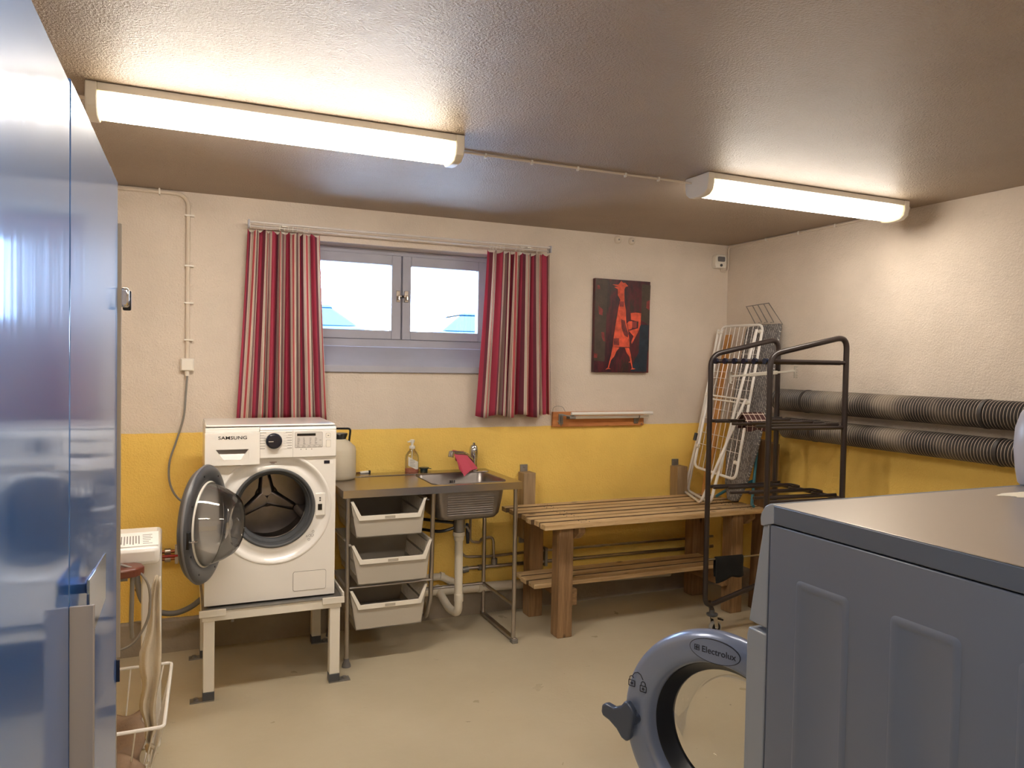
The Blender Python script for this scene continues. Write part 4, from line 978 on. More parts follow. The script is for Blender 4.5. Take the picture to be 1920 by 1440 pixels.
# ================================================================== ribbed duct hoses on right wall
def duct(x, z, r, y0, y1, label):
    prof = []; mats = []; p = .0165; n = int((y0-y1)/p)
    b = MB(); Mx = frame((x, y0, z), (1, 0, 0), (0, 0, 1), (0, -1, 0)); rings = [(r-.006, -.001)]
    for k in range(n):
        h = k*p; rings += [(r-.0065, h+.001), (r-.0015, h+.0055), (r+.0005, h+.0075), (r+.0005, h+.0100), (r-.0015, h+.0120)]
    b.lathe(rings, Mx, 28, cap0=True, cap1=True)
    # ridge faces get the worn material
    nf = 28; j = 0
    for seg in range(len(rings)-1):
        if rings[seg][0] > r and rings[seg+1][0] > r:
            for k in range(nf): b.mi[seg*nf+k] = 1
    o = b.build('duct_hose', ['duct', 'duct_edge'], sharp=25)
    tag(o, label, 'duct hose', 'black ribbed duct hoses on the right wall')
    for y in (y0-.25, y0-1.4, y0-2.6):
        s = MB(); s.lathe([(r+.001, 0), (r+.003, 0), (r+.003, .018), (r+.001, .018)], frame((x, y, z), (1, 0, 0), (0, 0, 1), (0, -1, 0)), 28); s.box(x, XR-.001, y-.014, y-.002, z-.01, z+.01)
        s.build('duct_strap', 'duct', o)
    return o
duct(2.905, 1.400, .070, -.645, -5.2, 'upper black ribbed duct hose along the right wall')
duct(2.905, 1.222, .066, -.72, -5.2, 'lower black ribbed duct hose along the right wall')
tag(MB().hexa([(2.80, -.53, 0), (2.80, -.73, 0), (2.835, -.73, 0), (2.835, -.53, 0)], [(2.86, -.50, 1.130), (2.86, -.69, 1.110), (2.89, -.69, 1.110), (2.89, -.50, 1.130)]).build('old_plank', 'old_board', bevel=.004),
    'wide old brown plank standing in the corner against the right wall', 'plank')

# ================================================================== things leaning in the corner
TL, TR, BL, BR = Vector((2.895, -.085, 1.90)), Vector((2.895, -.50, 1.895)), Vector((2.565, -.225, .915)), Vector((2.565, -.65, .885))
def AP(u, v): return (TL*(1-u)+TR*u)*(1-v)+(BL*(1-u)+BR*u)*v
t = thing('folding_airer', (2.58, -.30, TZ), 'white wire folding clothes airer leaning in the corner on the table', 'clothes airer')
an = (TR-TL).cross(BL-TL).normalized()
if an.x > 0: an = -an
MB().tube(rnd([AP(0, 0), AP(1, 0), AP(1, 1), AP(0, 1)], .05, 6, closed=True), .0095, 10, closed=True).build('frame', 'white_enamel', t)
for k in range(1, 9):
    MB().tube([AP(k/9, .004), AP(k/9, .996)], .0022, 6).build('wire', 'white_enamel', t)
for v in (.20, .33, .375, .44, .59, .66, .76, .84):
    MB().tube([AP(.01, v)+an*.003, AP(.99, v)+an*.003], .002, 6).build('cross_wire', 'white_enamel', t)
for v in (.50, .525): MB().tube([AP(.0, v), AP(1, v)], .006, 8).build('middle_bar', 'white_enamel', t)
f1, f2 = Vector((2.660, -.035, TZ+.012)), Vector((2.492, -.500, TZ+.012))
MB().tube(rnd([AP(-.05, .03)+an*.012, f1, f2, AP(.93, .04)+an*.022], .045, 6), .0105, 10).build('leg_frame', 'white_enamel', t)
MB().tube(rnd([AP(.05, .5)+an*.02, f1+Vector((-.045, -.02, 0)), f2+Vector((-.055, .03, 0)), AP(.99, .5)+an*.03], .045, 6), .0095, 10).build('leg_frame', 'white_enamel', t)
for u, v in ((.0, .05), (.99, .05), (0, .5), (1, .52), (.97, .9), (.02, .86)): 
    p = AP(u, v)+an*.010; MB().tube([p-an*.012, p+an*.012], .013, 10).build('joint', 'white_plastic', t, bevel=.002)
p = AP(-.08, .80)+an*.010; MB().tube([AP(-.055, .78)+an*.02, AP(-.06, .83)+an*.02], .0125, 10).build('leg_clip', 'black', t)

t = thing('ironing_board', (2.75, -.45, TZ), 'grey patterned ironing board leaning in the corner behind the airer', 'ironing board')
U0 = Vector((2.957, -.44, 1.895)); U1 = Vector((2.675, -.50, TZ+.012)); dn = (U1-U0); Ln = dn.length; dn.normalize()
sx = Vector((0, 1, 0)); sx = (sx-dn*sx.dot(dn)).normalized(); nz = sx.cross(dn)
if nz.x > 0: nz = -nz; 
IM = frame(U0, sx, dn, sx.cross(dn).normalized())
shape = [(-.155, .0), (.155, .0), (.165, .03), (.168, .5), (.15, .85), (.10, 1.10), (.05, Ln-.01), (0, Ln), (-.05, Ln-.01), (-.10, 1.10), (-.15, .85), (-.168, .5), (-.165, .03)]
MB().prism(shape, IM, -.010, .010).build('board_cover', 'iron_cover', t, bevel=.006)
r0 = [Vector((2.955, -.26, 2.035)), Vector((2.955, -.48, 2.045)), Vector((2.955, -.615, 1.895)), Vector((2.945, -.37, 1.905))]
MB().tube(r0, .0035, 6, closed=True).build('iron_rest', 'galv', t)
for k in (.28, .52, .78):
    a = r0[0].lerp(r0[1], k); c = r0[3].lerp(r0[2], k*.9+.02); MB().tube([a, a.lerp(c, .9), a.lerp(c, .9)+Vector((0, .030, .0))], .003, 6).build('rest_wire', 'galv', t)
MB().tube(rnd([(2.86, -.52, 1.14), (2.700, -.655, TZ+.02), (2.690, -.685, TZ+.012)], .03), .010, 10).build('board_leg', 'teal', t)
MB().tube(rnd([(2.75, -.60, .86), (2.73, -.36, TZ+.06), (2.70, -.30, TZ+.012)], .03), .010, 10).build('board_leg', 'teal', t)
tag(MB().hexa([(2.675, -.165, TZ+.0), (2.675, -.235, TZ+.0), (2.690, -.235, TZ+.0), (2.690, -.165, TZ+.0)], [(2.935, -.06, 1.84), (2.935, -.125, 1.84), (2.950, -.125, 1.84), (2.950, -.06, 1.84)]).build('thin_plank', 'thin_plank', bevel=.002),
    'thin orange plank leaning in the corner beside the airer', 'plank')

# ================================================================== rolling drying rack
P1, P2, P3, P4 = Vector((2.182, -.86, 0)), Vector((2.672, -.885, 0)), Vector((2.150, -1.385, 0)), Vector((2.642, -1.43, 0))
t = thing('rolling_rack', ((P1.x+P4.x)/2, -1.14, 0), 'dark brown tubular rack on castors in front of the table', 'rack')
def at(p, z): return Vector((p.x, p.y, z))
for a, c in ((P1, P2), (P3, P4)):
    MB().tube(rnd([at(a, .30), at(a, .19) if 0 else at(a, .17), at(a, .17).lerp(at(c, .30), .5), at(c, .30), at(c, 1.785), at(a, 1.675)], .07, 8, closed=True), .0155, 12, closed=True).build('end_frame', 'rack', t)
    for z in (1.640, 1.285, .893):
        MB().tube([at(a, z), at(c, z)], .011 if z > 1.6 else .010, 10).build('rail', 'rack', t)
for z in (1.640, 1.285, .893, .30):
    MB().tube([at(P2, z), at(P4, z)], .011, 10).build('rail', 'rack', t)
MB().tube([at(P1, .455), at(P2, .455)], .006, 8).build('thin_rail', 'steel', t)
for z, r in ((1.640, .0135), (1.285, .0085), (.893, .0085)):
    for k in range(6):
        f = (k+.5)/6; e = at(P2, z).lerp(at(P4, z), f); s = at(P1, z).lerp(at(P3, z), f); s = s.lerp(e, [.02, .10, 0, .12, .04, .09][k] if z < 1.6 else 0)
        zz = (.012 if k % 2 else 0) if z < 1.6 else 0
        b = MB().tube([s+Vector((0, 0, zz)), e+Vector((0, 0, zz))], r, 10).build('hanging_rod', 'rack', t)
        if z > 1.6: MB().tube([s-Vector((.004, 0, 0)), s+Vector((.012, 0, 0))], r+.0035, 12).build('rod_cap', 'navy', b)
    if z < 1.6:   # rods are joined in pairs by raised loops at the right
        pts = []
        for k in range(6):
            f = (k+.5)/6; e = at(P2, z+.018).lerp(at(P4, z+.018), f); w_ = (at(P1, z)-at(P2, z)).normalized()*.10
            pts += [e+w_*(1 if k % 2 else .0)+Vector((0, 0, .0)), e+w_*(1 if k % 2 == 0 else .0)]
        MB().tube(rnd(pts, .03, 4), .006, 8).build('wavy_spacer', 'rack', t)
def castor(p, sgn):
    x, y = p.x+.065*sgn, p.y+.0
    c = MB(); c.cyl((x-.012, y, .150), (x-.012, y, .115), .016, 14); c.lathe([(.030, .112), (.034, .118), (.034, .126), (.02, .130), (0, .130)], Matrix.Translation((x-.010, y, 0)), 20, cap0=True)
    f = c.build('castor_plate', 'dark_grey', t, bevel=.001)
    for s in (-1, 1):
        MB().prism([(-.012, .115), (.020, .115), (.030, .040), (.018, .030), (.006, .040)], frame((x-.004, y+s*.017, 0), (1, 0, 0), (0, 0, 1), (0, 1, 0)), -.0015, .0015).build('castor_fork', 'chrome', f, bevel=.001)
    Mx = frame((x+.014, y-.013, .040), (1, 0, 0), (0, 0, 1), (0, 1, 0))
    MB().lathe([(.030, 0), (.038, .001), (.040, .005), (.040, .021), (.038, .025), (.030, .026)], Mx, 28).build('castor_tyre', 'tyre_grey', f)
    MB().lathe([(0, .001), (.030, .002), (.030, .024), (0, .025)], Mx, 28).build('castor_hub', 'black', f)
    MB().cyl((x+.014, y-.022, .040), (x+.014, y+.022, .040), .006, 12).build('castor_axle', 'chrome', f)
    MB().bar((x+.005, y, .100), (x+.062, y-.004, .082), .034, .010).build('castor_brake', 'black', f, bevel=.003)
castor(P1, 1); castor(P3, 1); castor(P2, -1); castor(P4, -1)
for p in (P2, P4): MB().tube([at(p, .30), at(p, .15)-Vector((.07, 0, 0))], .012, 10).build('castor_stem', 'rack', t)
for p in (P1, P3): MB().tube([at(p, .20)+Vector((.03, 0, 0)), at(p, .15)+Vector((.053, 0, 0))], .014, 10).build('castor_stem', 'rack', t)

# cloths and clip hanger on the rack
def drape(name, a, c, dropf, dropb, m, label, cat, nu=14, th=.003, thick=.012, wav=.006):
    a = Vector(a); c = Vector(c); d = (c-a).normalized(); s = Vector((d.y, -d.x, 0)); N = 18; vs = []
    for j in range(N+1):
        v = j/N*2-1
        for i in range(nu+1):
            u = i/nu; p = a.lerp(c, u); l = (dropf if v < 0 else dropb)(u)
            ss = abs(v); q = p+s*(-1 if v > 0 else 1)*(thick*min(1, ss*6)+wav*math.sin(u*13+v*4)*ss)
            q = q+Vector((0, 0, thick*(1-min(1, ss*6))-max(0, ss-.12)/.88*l)); vs.append(q)
    fs = [(j*(nu+1)+i, j*(nu+1)+i+1, (j+1)*(nu+1)+i+1, (j+1)*(nu+1)+i) for j in range(N) for i in range(nu)]
    b = MB(); b.add(vs, fs); o = b.build(name, m, sharp=80); md = o.modifiers.new('thick', 'SOLIDIFY'); md.thickness = th
    return tag(o, label, cat)
drape('black_cloth', (2.245, -.8635, .457), (2.445, -.8735, .457), lambda u: .145-.035*u+.008*math.sin(u*9), lambda u: .11, 'black_cloth', 'small black cloth hanging over the low rail of the rolling rack', 'cloth', thick=.012)
drape('plaid_cloth', (2.265, -1.04, 1.302), (2.415, -1.05, 1.302), lambda u: .058+.006*math.sin(u*9), lambda u: .05, 'plaid', 'small brown plaid cloth lying over middle bars of the rolling rack', 'cloth', thick=.045, wav=.004)
t = thing('clip_hanger', (2.45, -.98, 1.535), 'cream plastic clip hanger hanging under the top bars of rack', 'hanger')
A_, B_ = Vector((2.252, -.95, 1.551)), Vector((2.664, -1.035, 1.590))
MB().bar(A_, B_, .010, .012).build('hanger_bar', 'cream_plastic', t, bevel=.002)
MB().bar(A_.lerp(B_, .28), A_.lerp(B_, .72), .014, .022).build('hanger_sleeve', 'cream_plastic', t, bevel=.003)
for e in (A_, B_):
    MB().bar(e-Vector((0, 0, .042)), e+Vector((0, 0, .028)), .012, .010, (0, 1, 0)).build('hanger_end', 'cream_plastic', t, bevel=.002)
    for k in range(5): MB().box(e.x-.002, e.x+.016, e.y-.004, e.y+.004, e.z-.042+k*.016, e.z-.038+k*.016).build('hanger_tooth', 'cream_plastic', t)
MB().tube(rnd([A_.lerp(B_, .45), A_.lerp(B_, .45)+Vector((0, 0, .085)), A_.lerp(B_, .55)+Vector((0, 0, .085)), A_.lerp(B_, .55)], .01), .002, 6).build('hanger_hook', 'cream_plastic', t)
# ================================================================== big blue-grey washer in the foreground
EX0, EX1, EY0, EY1, EZ = .728, 1.97, -3.90, -2.955, 1.250
t = thing('laundry_washer', (1.35, -3.4, 0), 'large blue-grey laundry machine in right foreground with open porthole door', 'washing machine')
EZB = 1.199
b = MB()
b.box(EX0, EX1, EY0, EY1+.011, .02, EZB-.003)
b.build('cabinet', 'blue_body', t, bevel=.004)
MB().box(EX0+.04, EX1-.04, EY0+.04, EY1-.05, 0, .02).build('plinth', 'black', t)
# pressed raised panels in the side
SM = frame((EX0, 0, 0), (0, 1, 0), (0, 0, 1), (-1, 0, 0))      # local x = world y, z out to -x
for ya, yb_ in ((-3.204, -3.040), (-3.478, -3.314), (-3.752, -3.588)):
    z0, z1 = .12, 1.075; o1 = rrect(ya, yb_, z0, z1, .016, 5); o2 = rrect(ya+.011, yb_-.011, z0+.011, z1-.011, .010, 5); o3 = rrect(ya+.020, yb_-.020, z0+.020, z1-.020, .006, 5)
    b = MB(); n = len(o1); hs = (0.0003, .0058, .0048)
    b.add([SM @ Vector((x, y, hs[0])) for x, y in o1]+[SM @ Vector((x, y, hs[1])) for x, y in o2]+[SM @ Vector((x, y, hs[2]-.0045)) for x, y in o3],
          [(k, (k+1) % n, n+(k+1) % n, n+k) for k in range(n)]+[(n+k, n+(k+1) % n, 2*n+(k+1) % n, 2*n+k) for k in range(n)]+[tuple(2*n+k for k in range(n))])
    b.build('pressed_panel', 'blue_body', t, sharp=60)
# front: slanted control panel above, lower panel below (profiles seen from the side)
XM = frame((EX0, 0, 0), (0, 1, 0), (0, 0, 1), (1, 0, 0))
MB().prism([(-2.940, EZB-.004), (-2.920, EZB-.004), (-2.872, .918), (-2.940, .918)], XM, .0, EX1-EX0).build('control_panel', 'blue_front', t, bevel=.004)
MB().prism([(-2.940, .902), (-2.872, .902), (-2.866, .88), (-2.866, .03), (-2.940, .03)], XM, .0, EX1-EX0).build('front_panel', 'blue_front', t, bevel=.005)
MB().prism([(-2.943, .03), (-2.943, EZB-.004), (-2.9385, EZB-.004), (-2.9385, .03)], XM, .002, EX1-EX0-.002).build('panel_joint', 'knob_blue', t)
# worktop: steel sheet with slate edge band and rounded front nose
MB().box(EX0-.004, EX1+.004, EY0-.004, EY1-.004, EZB, EZ-.002).build('top_edge', 'blue_edge', t, bevel=.003)
MB().box(EX0-.004, EX1+.004, EY0-.004, EY1-.002, EZ-.002, EZ).build('top_sheet', 'top_steel', t, bevel=.001)
nose = [(-2.960, EZB), (-2.960, EZ+.0005), (-2.945, EZ), (-2.928, EZ-.010), (-2.914, EZ-.030), (-2.911, EZB+.008), (-2.913, EZB-.012), (-2.924, EZB-.012), (-2.945, EZB-.004)]
MB().prism(nose, XM, -.004, EX1-EX0+.004).build('top_nose', 'blue_front', t, bevel=.002)
# porthole door, hinged at the left of the front and swung out into the room
HG = Vector((1.04, -2.870, 0)); az = math.radians(-25); d_ = Vector((math.sin(az), math.cos(az), 0)); n_ = Vector((-math.cos(az), math.sin(az), 0))
RD = .352; DC = HG+d_*RD+Vector((0, 0, .394))
# local x points to the hinge (picture right), y up, z out of the outer face towards the room's left
DM2 = frame(DC, -d_, (0, 0, 1), (-d_).cross(Vector((0, 0, 1))))
door = MB().lathe([(.300, -.085), (.338, -.075), (.350, -.055), (.352, -.035), (.349, -.018), (.338, -.004), (.325, .0), (.300, .001), (.275, -.001), (.258, -.008), (.249, -.022), (.244, -.040), (.243, -.060), (.25, -.085)], DM2, 128).build('porthole_door', 'ring_silver', t, sharp=50)
MB().lathe([(.250, -.100), (.243, -.045), (.238, -.050), (.222, -.080), (.208, -.092), (.205, -.096), (.205, -.104), (.25, -.110)], DM2, 128).build('door_seal', 'black', door, sharp=60)
MB().lathe([(.206, -.094), (.203, -.100), (.198, -.120), (.192, -.150), (.178, -.185), (.155, -.205), (.10, -.212), (.0, -.213)], DM2, 96).build('porthole_glass', 'bowl_glass2', door, sharp=60)
def loc(s, z): return (RD-s, z-.394)      # hinge distance and height -> local
hx, hz = loc(.655, .382)
def lobe():
    pts = [(-.120, -.004), (-.118, .020), (-.100, .030), (-.066, .024), (-.037, .038), (-.022, .058), (-.008, .064), (.008, .050), (.022, .034), (.018, .0), (.012, -.030), (.008, -.064), (-.008, -.078), (-.030, -.070), (-.052, -.046), (-.085, -.026), (-.114, -.018)]
    return [(x*.95+hx, y+hz) for x, y in pts]
hd = MB().prism(lobe(), DM2, .012, .040).build('door_handle', 'knob_blue', door, bevel=.008, seg=3)
MB().cyl(DM2 @ Vector((hx+.006, hz, 0)), DM2 @ Vector((hx+.006, hz, .02)), .020, 20).build('handle_hub', 'knob_blue', door)
# maker's badge
cx, cz = loc(.362, .690)
el = lambda a, b_, n=40: [(cx+a*math.cos(2*PI*k/n), cz+b_*math.sin(2*PI*k/n)) for k in range(n)]
TL_ = DM2 @ Matrix.Translation((cx, cz, .0)) @ Matrix.Rotation(math.radians(0), 4, 'Z') @ Matrix.Translation((-cx, -cz, 0))
MB().prism(el(.088, .039), TL_, -.002, .0022).build('badge_border', 'ink', door)
bd = MB().prism(el(.0855, .0365), TL_, 0, .0030).build('badge_plate', 'ring_silver', door)
text('maker_lettering', 'Electrolux', TL_ @ Matrix.Translation((cx+.014, cz-.001, .0030)), .0285, 'ink', bd, bold=.0003)
lg = MB(); x_, z_ = cx-.070, cz-.009
lg.box(0, .018, 0, .002, 0, .0006); lg.box(0, .018, .016, .018, 0, .0006); lg.box(0, .002, 0, .018, 0, .0006); lg.box(.016, .018, 0, .018, 0, .0006); lg.box(.008, .010, .0, .018, 0, .0006)
lg.add([(.003, .009, .0006), (.008, .003, .0006), (.008, .015, .0006)], [(0, 1, 2)]); lg.add([(.010, .009, .0006), (.015, .003, .0006), (.015, .015, .0006)], [(0, 1, 2)])
lg.v = [TL_ @ (v+Vector((x_, z_, .0030))) for v in lg.v]; lg.build('maker_emblem', 'ink', bd)
# lock symbols with the turning arrow
def strip(pts, w, h=.0012, z=.0006):
    b = MB()
    for a, c in zip(pts[:-1], pts[1:]): b.bar((a[0], a[1], z), (c[0], c[1], z), w, h, (0, 0, 1))
    return b
def padlock(s, z, opened):
    x, y = loc(s, z); b = MB()
    for q in (strip([(x-.012, y-.012), (x+.012, y-.012), (x+.012, y+.008), (x-.012, y+.008), (x-.012, y-.012)], .0028),
              strip([(x-.003, y-.005), (x+.003, y-.005), (x+.003, y+.001), (x-.003, y+.001), (x-.003, y-.005)], .003),
              strip([(x-.008, y+.008), (x-.008, y+.018), (x-.003, y+.023), (x+.003, y+.023), (x+.008, y+.018)]+([(x+.008, y+.008)] if not opened else []), .0028)): b.add(q.v, q.f)
    b.v = [DM2 @ (v+Vector((0, 0, .0005))) for v in b.v]; b.build('padlock_symbol', 'ink', door)
padlock(.668, .500, True); padlock(.622, .492, False)
x, y = loc(.645, .515); ar = strip([(x-.020, y+.010), (x-.012, y+.022), (x, y+.027), (x+.012, y+.022), (x+.022, y+.006)], .0026)
ar.v = [DM2 @ (v+Vector((0, 0, .0005))) for v in ar.v]; ar.build('arrow_symbol', 'ink', door)
b = MB(); b.box(EX0+.30, EX0+.36, -2.885, -2.852, .33, .46); b.build('door_hinge', 'knob_blue', t, bevel=.004)
b = MB(); b.lathe([(.29, 0), (.33, .004), (.345, -.004), (.345, -.02)], frame((1.39, -2.866, .394), (1, 0, 0), (0, 0, 1), (0, 1, 0)), 64); b.build('porthole_rim', 'ring_silver', t)
MB().lathe([(.29, .001), (.27, -.03), (.0, -.031)], frame((1.39, -2.866, .394), (1, 0, 0), (0, 0, 1), (0, 1, 0)), 64).build('porthole_seal', 'gasket', t)

# container and powder on the worktop
t = thing('detergent_jug', (1.83, -2.985, EZ), 'grey rounded plastic container standing on the blue-grey machine', 'container')
MB().lathe([(.0, 0), (.105, 0), (.113, .008), (.122, .05), (.130, .12), (.126, .18), (.110, .225), (.085, .255), (.05, .265), (0, .266)], Matrix.Translation((1.83, -2.985, EZ)), 48, sy=.7).build('jug_body', mat('lavender grey plastic', (176, 176, 188), .35), t, sharp=60)
MB().lathe([(.038, .26), (.042, .268), (.042, .29), (.036, .296), (0, .296)], Matrix.Translation((1.83, -2.985, EZ)), 28).build('jug_lid', 'dark_grey', t)
b = MB(); N = 44; R_ = random.Random(5)
rad = [1+.18*math.sin(3*2*PI*k/N+1)+R_.uniform(-.08, .08) for k in range(N)]
vs = [(1.60, -3.075, EZ+.006)]
for f, h in ((.35, .0055), (.7, .003), (1.0, .0004)):
    for k in range(N): a = 2*PI*k/N; vs.append((1.60+.150*f*rad[k]*math.cos(a), -3.075+.036*f*rad[k]*math.sin(a), EZ+h+R_.uniform(0, .0008)))
fs = [(0, 1+k, 1+(k+1) % N) for k in range(N)]+[(1+j*N+k, 1+(j+1)*N+k, 1+(j+1)*N+(k+1) % N, 1+j*N+(k+1) % N) for j in range(2) for k in range(N)]
b.add(vs, fs); tag(stuff(b.build('washing_powder', 'powder')), 'spilled white washing powder on the grey worktop beside the container', 'powder')

# ================================================================== glossy blue cabinets on the left
al = math.radians(-1.0)
def CP(s, off, z):      # s metres along the front from the seam (towards the back wall), off metres out of the front
    return Vector((-.8169+math.sin(-al)*s+math.cos(al)*off, -3.360+math.cos(al)*s+math.sin(al)*off, z))
def slab(b, s0, s1, o0, o1, z0, z1, ):
    b.hexa([CP(s0, o0, z0), CP(s0, o1, z0), CP(s1, o1, z0), CP(s1, o0, z0)], [CP(s0, o0, z1), CP(s0, o1, z1), CP(s1, o1, z1), CP(s1, o0, z1)]); return b
def cabinet(s0, s1, z1, label):
    c = CP((s0+s1)/2, -.3, 0); t = thing('drying_cabinet', c, label, 'cabinet', 'glossy blue drying cabinets')
    slab(MB(), s0+.001, s1-.001, -.60, -.022, 0.0, z1-.004).build('cabinet_body', 'cabinet_side', t, bevel=.003)
    slab(MB(), s0+.0030, s1-.0030, -.020, 0, .06, z1).build('cabinet_door', 'cabinet', t, bevel=.0025)
    return t
c1 = cabinet(-.62, -.001, 1.948, 'glossy blue steel cabinet nearest the camera at far left')
c2 = cabinet(.001, .618, 1.955, 'glossy blue steel cabinet with small latch plate, nearer the back wall')
slab(MB(), .602, .618, -.06, -.012, 1.955, 1.985).build('hinge_cap', 'black', c2, bevel=.003)
# grip strip at the seam
g = MB(); pr = [(-.0010, 0), (.0022, 0), (.0030, .008), (.0014, .018), (.0036, .027), (.0012, .029), (-.0022, .0275), (-.0008, .018), (-.0018, .008)]
b = MB(); n = len(pr); vs = [CP(s, o, z) for z in (.35, 1.281) for s, o in pr]; b.add(vs, [tuple(range(n))[::-1], tuple(range(n, 2*n))]+[(k, (k+1) % n, n+(k+1) % n, n+k) for k in range(n)])
b.build('door_grip', 'cabinet_grip', c1, bevel=.0006)
# polished latch plate standing out of the farther door
lp = [(.025, 1.308), (.025, 1.272), (.085, 1.222), (.215, 1.226), (.220, 1.296)]
b = MB(); n = 5; b.add([CP(s_, .0200, z_) for s_, z_ in lp]+[CP(s_, .0165, z_) for s_, z_ in lp], [tuple(range(n)), tuple(range(n, 2*n))[::-1]]+[(k, (k+1) % n, n+(k+1) % n, n+k) for k in range(n)])
slab(b, .15, .19, .0, .0166, 1.255, 1.270)
b.build('latch_plate', 'latch_steel', c2, bevel=.0006)
# pale cabinet beyond, only its edge shows
t = thing('white_cabinet', (-1.1, -2.45, 0), 'tall pale cabinet mostly hidden behind the blue ones, chrome catch on edge', 'cabinet')
MB().hexa([(-1.42, -2.725, 0), (-.806, -2.725, 0), (-.836, -2.42, 0), (-1.42, -2.42, 0)], [(-1.42, -2.725, 1.872), (-.806, -2.725, 1.872), (-.836, -2.42, 1.872), (-1.42, -2.42, 1.872)]).build('cabinet_body', 'cabinet_side', t, bevel=.004)
MB().box(-1.42, -.800, -2.731, -2.726, .98, 1.875).build('cabinet_edge', 'cabinet_side', t, bevel=.002)
MB().box(-1.42, -.8005, -2.7305, -2.726, .93, .975).build('edge_gap', 'navy', t)
b = MB(); b.box(-.806, -.786, -2.728, -2.703, 1.705, 1.745); o = b.build('door_catch', 'chrome', t, bevel=.005, seg=3)
MB().box(-.800, -.784, -2.70, -2.690, 1.700, 1.742).build('catch_keeper', 'black', t, bevel=.003)

# ================================================================== cold mangle with cloth, basket, paper
t = thing('ironing_mangle', (-1.02, -1.27, 0), 'white ironing mangle with red-brown wooden tray, beside the blue cabinets', 'mangle')
MB().box(-1.30, -.757, -1.395, -1.020, .832, .900).build('housing', 'white_enamel', t, bevel=.018, seg=4)
MB().box(-.832, -.757, -1.100, -1.030, .10, .840).build('side_column', 'white_enamel', t, bevel=.006)
MB().box(-1.30, -1.23, -1.100, -1.030, .10, .840).build('side_column', 'white_enamel', t, bevel=.006)
for x in (-.832, -1.30): MB().box(x, x+.075, -1.105, -.85, 0, .10).build('foot', 'white_enamel', t, bevel=.01)
Mx = frame((0, 0, .838), (1, 0, 0), (0, 1, 0), (0, 0, 1))
MB().prism([(-1.24, -1.40), (-.84, -1.40), (-.815, -1.42), (-.805, -1.46), (-.83, -1.50), (-.88, -1.515), (-1.20, -1.515), (-1.24, -1.49)], Mx, -.020, .012).build('wooden_tray', 'red_wood', t, bevel=.007, seg=3)
MB().tube([(-1.22, -1.46, .808), (-.86, -1.46, .808)], .010, 12).build('tray_rail', 'galv', t)
MB().tube(rnd([(-.845, -1.45, .81), (-.850, -1.43, .62), (-.852, -1.33, .55)], .03), .008, 10).build('tray_stay', 'cable_grey', t)
o = MB().tube(spline([(-1.10, -1.41, .83), (-.95, -1.45, .865), (-.845, -1.47, .845), (-.795, -1.48, .79), (-.787, -1.48, .70), (-.805, -1.48, .63), (-.85, -1.48, .57), (-.92, -1.48, .56), (-.955, -1.48, .64), (-.94, -1.46, .78)]), .0045, 8).build('power_cable', 'cable_grey')
tag(o, 'looping thin grey cable hanging in front of the mangle', 'cable')
# paper with printed lines, lying on top
PM = frame((-1.0, -1.27, .9012), Vector((math.cos(.05), math.sin(.05), 0)), Vector((-math.sin(.05), math.cos(.05), 0)), (0, 0, 1))
t = MB().prism([(-.18, -.115), (.232, -.115), (.238, .128), (-.18, .132)], PM, 0, .0010).build('printed_sheet', 'paper', at=(-1.0, -1.27, .901)); tag(t, 'white printed sheet of paper lying on top of the mangle', 'paper')
g = MB(); R_ = random.Random(9)
for k in range(9): x = .085+k*.010; g.box(x, x+.004, -.065-R_.uniform(0, .02), .065, .001, .0014)
for k in range(6): z = -.08+k*.030; g.box(.180, .180+.04*R_.uniform(.5, 1), z, z+.007, .001, .0014)
g.box(.02, .07, .05, .06, .001, .0014); g.box(.02, .075, -.09, -.082, .001, .0014)
g.v = [PM @ v for v in g.v]; stuff(g.build('sheet_print', 'grey_line', t))
# long cloth hanging from the mangle into the basket
N, K = 12, 40; vs = []; R_ = random.Random(4)
pth = [(-1.41, .79), (-1.43, .60), (-1.46, .45), (-1.47, .34), (-1.47, .24), (-1.45, .165)]
def pl(f):
    x = f*(len(pth)-1); i = min(int(x), len(pth)-2); q = x-i; return [pth[i][k]*(1-q)+pth[i+1][k]*q for k in (0, 1)]
for j in range(K+1):
    f = j/K; y, z = pl(f); w0 = -.818-.006*math.sin(f*23)+(.05*f**6); w1 = -.752-.006*math.sin(f*11+1)-.020*f**2
    if f > .8: w1 -= (f-.8)*.16
    if f < .3: w0 += (.3-f)*.16
    for i in range(N+1):
        u = i/N; vs.append((w0+(w1-w0)*u, y+.016*math.sin(u*11+f*3)*(.4+f), z+.006*math.sin(u*7)))
b = MB(); b.add(vs, [(j*(N+1)+i, j*(N+1)+i+1, (j+1)*(N+1)+i+1, (j+1)*(N+1)+i) for j in range(K) for i in range(N)])
o = b.build('mangle_cloth', 'cloth_cream', sharp=80); m = o.modifiers.new('thick', 'SOLIDIFY'); m.thickness = .004
tag(o, 'long cream cloth hanging from the mangle down into the wire basket', 'cloth')
vs = []; N = 22
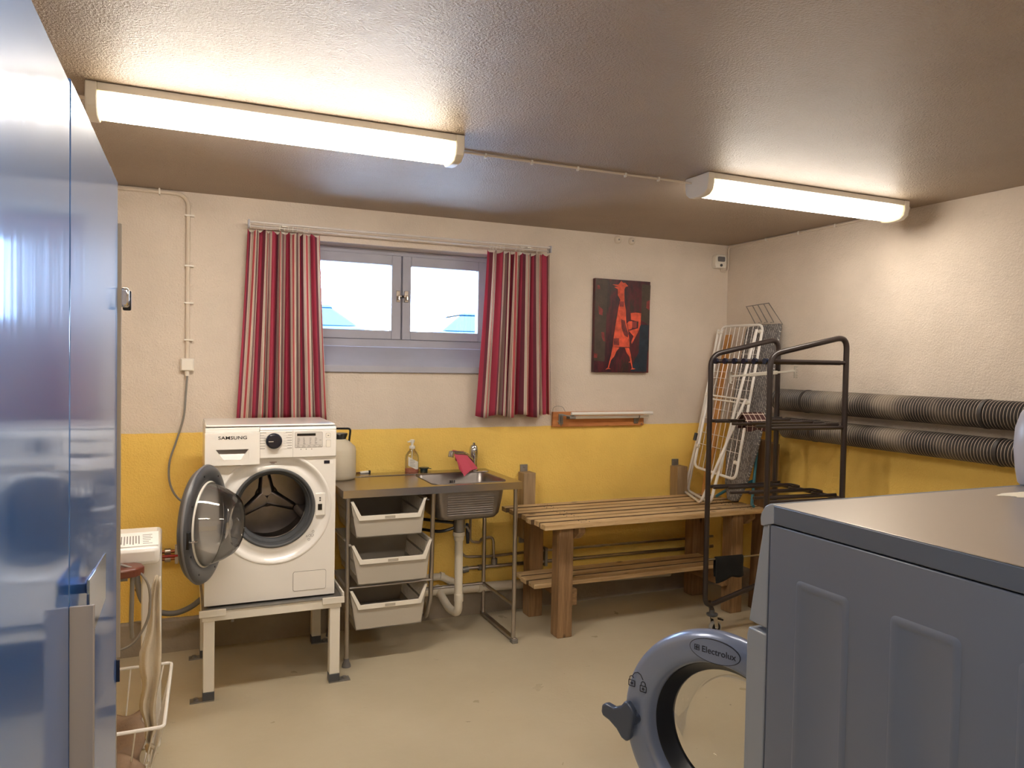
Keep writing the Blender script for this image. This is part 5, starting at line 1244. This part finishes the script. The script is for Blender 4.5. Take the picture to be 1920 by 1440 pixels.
for j in range(N+1):
    for i in range(N+1):
        u, v = i/N, j/N; x = -1.10+.29*u; y = -1.56+.36*v; z = .128+.035*math.sin(u*9+v*4)*math.sin(v*7)+.06*u*(v)+.10*max(0, v-.6)
        vs.append((x+.012*math.sin(v*14), y, z))
b = MB(); b.add(vs, [(j*(N+1)+i, j*(N+1)+i+1, (j+1)*(N+1)+i+1, (j+1)*(N+1)+i) for j in range(N) for i in range(N)])
o = b.build('crumpled_cloth', 'cloth_brown', sharp=80); m = o.modifiers.new('thick', 'SOLIDIFY'); m.thickness = .004
tag(o, 'crumpled brown cloth lying in the white wire basket', 'cloth')
# white wire basket
t = thing('wire_basket', (-.95, -1.38, .05), 'white wire basket on the floor under the mangle', 'basket')
bx0, bx1, by0, by1, bz = -1.20, -.725, -1.690, -1.110, .350
q = [(-.735, by0, bz), (-.717, by1, bz), (bx0, by1, bz), (bx0, by0, bz)]
MB().tube(rnd(q, .02, 4, closed=True), .0065, 8, closed=True).build('rim', 'white_enamel', t)
lo = [(-.785, by0+.25, .085), (-.775, by1-.05, .085), (bx0+.06, by1-.05, .085), (bx0+.06, by0+.25, .085)]
MB().tube(rnd(lo, .02, 4, closed=True), .005, 8, closed=True).build('lower_rim', 'white_enamel', t)
for k in range(11):
    f = (k+.5)/11
    for A, B, C_, D in ((q[0], q[1], lo[0], lo[1]), (q[3], q[2], lo[3], lo[2])):
        a = Vector(A).lerp(Vector(B), f); c = Vector(C_).lerp(Vector(D), f); MB().tube([a, c], .0032, 6).build('wire', 'white_enamel', t)
for k in range(8):
    f = (k+.5)/8
    a = Vector(q[0]).lerp(Vector(q[3]), f); c = Vector(lo[0]).lerp(Vector(lo[3]), f); d = Vector(lo[1]).lerp(Vector(lo[2]), f); e = Vector(q[1]).lerp(Vector(q[2]), f)
    MB().tube([a, c, d, e], .0032, 6).build('wire', 'white_enamel', t)
for x, y in ((-.80, -1.40), (-.80, -1.20), (-1.12, -1.40), (-1.12, -1.20)): MB().tube([(x, y, .0), (x, y, .086)], .006, 8).build('foot', 'white_enamel', t)
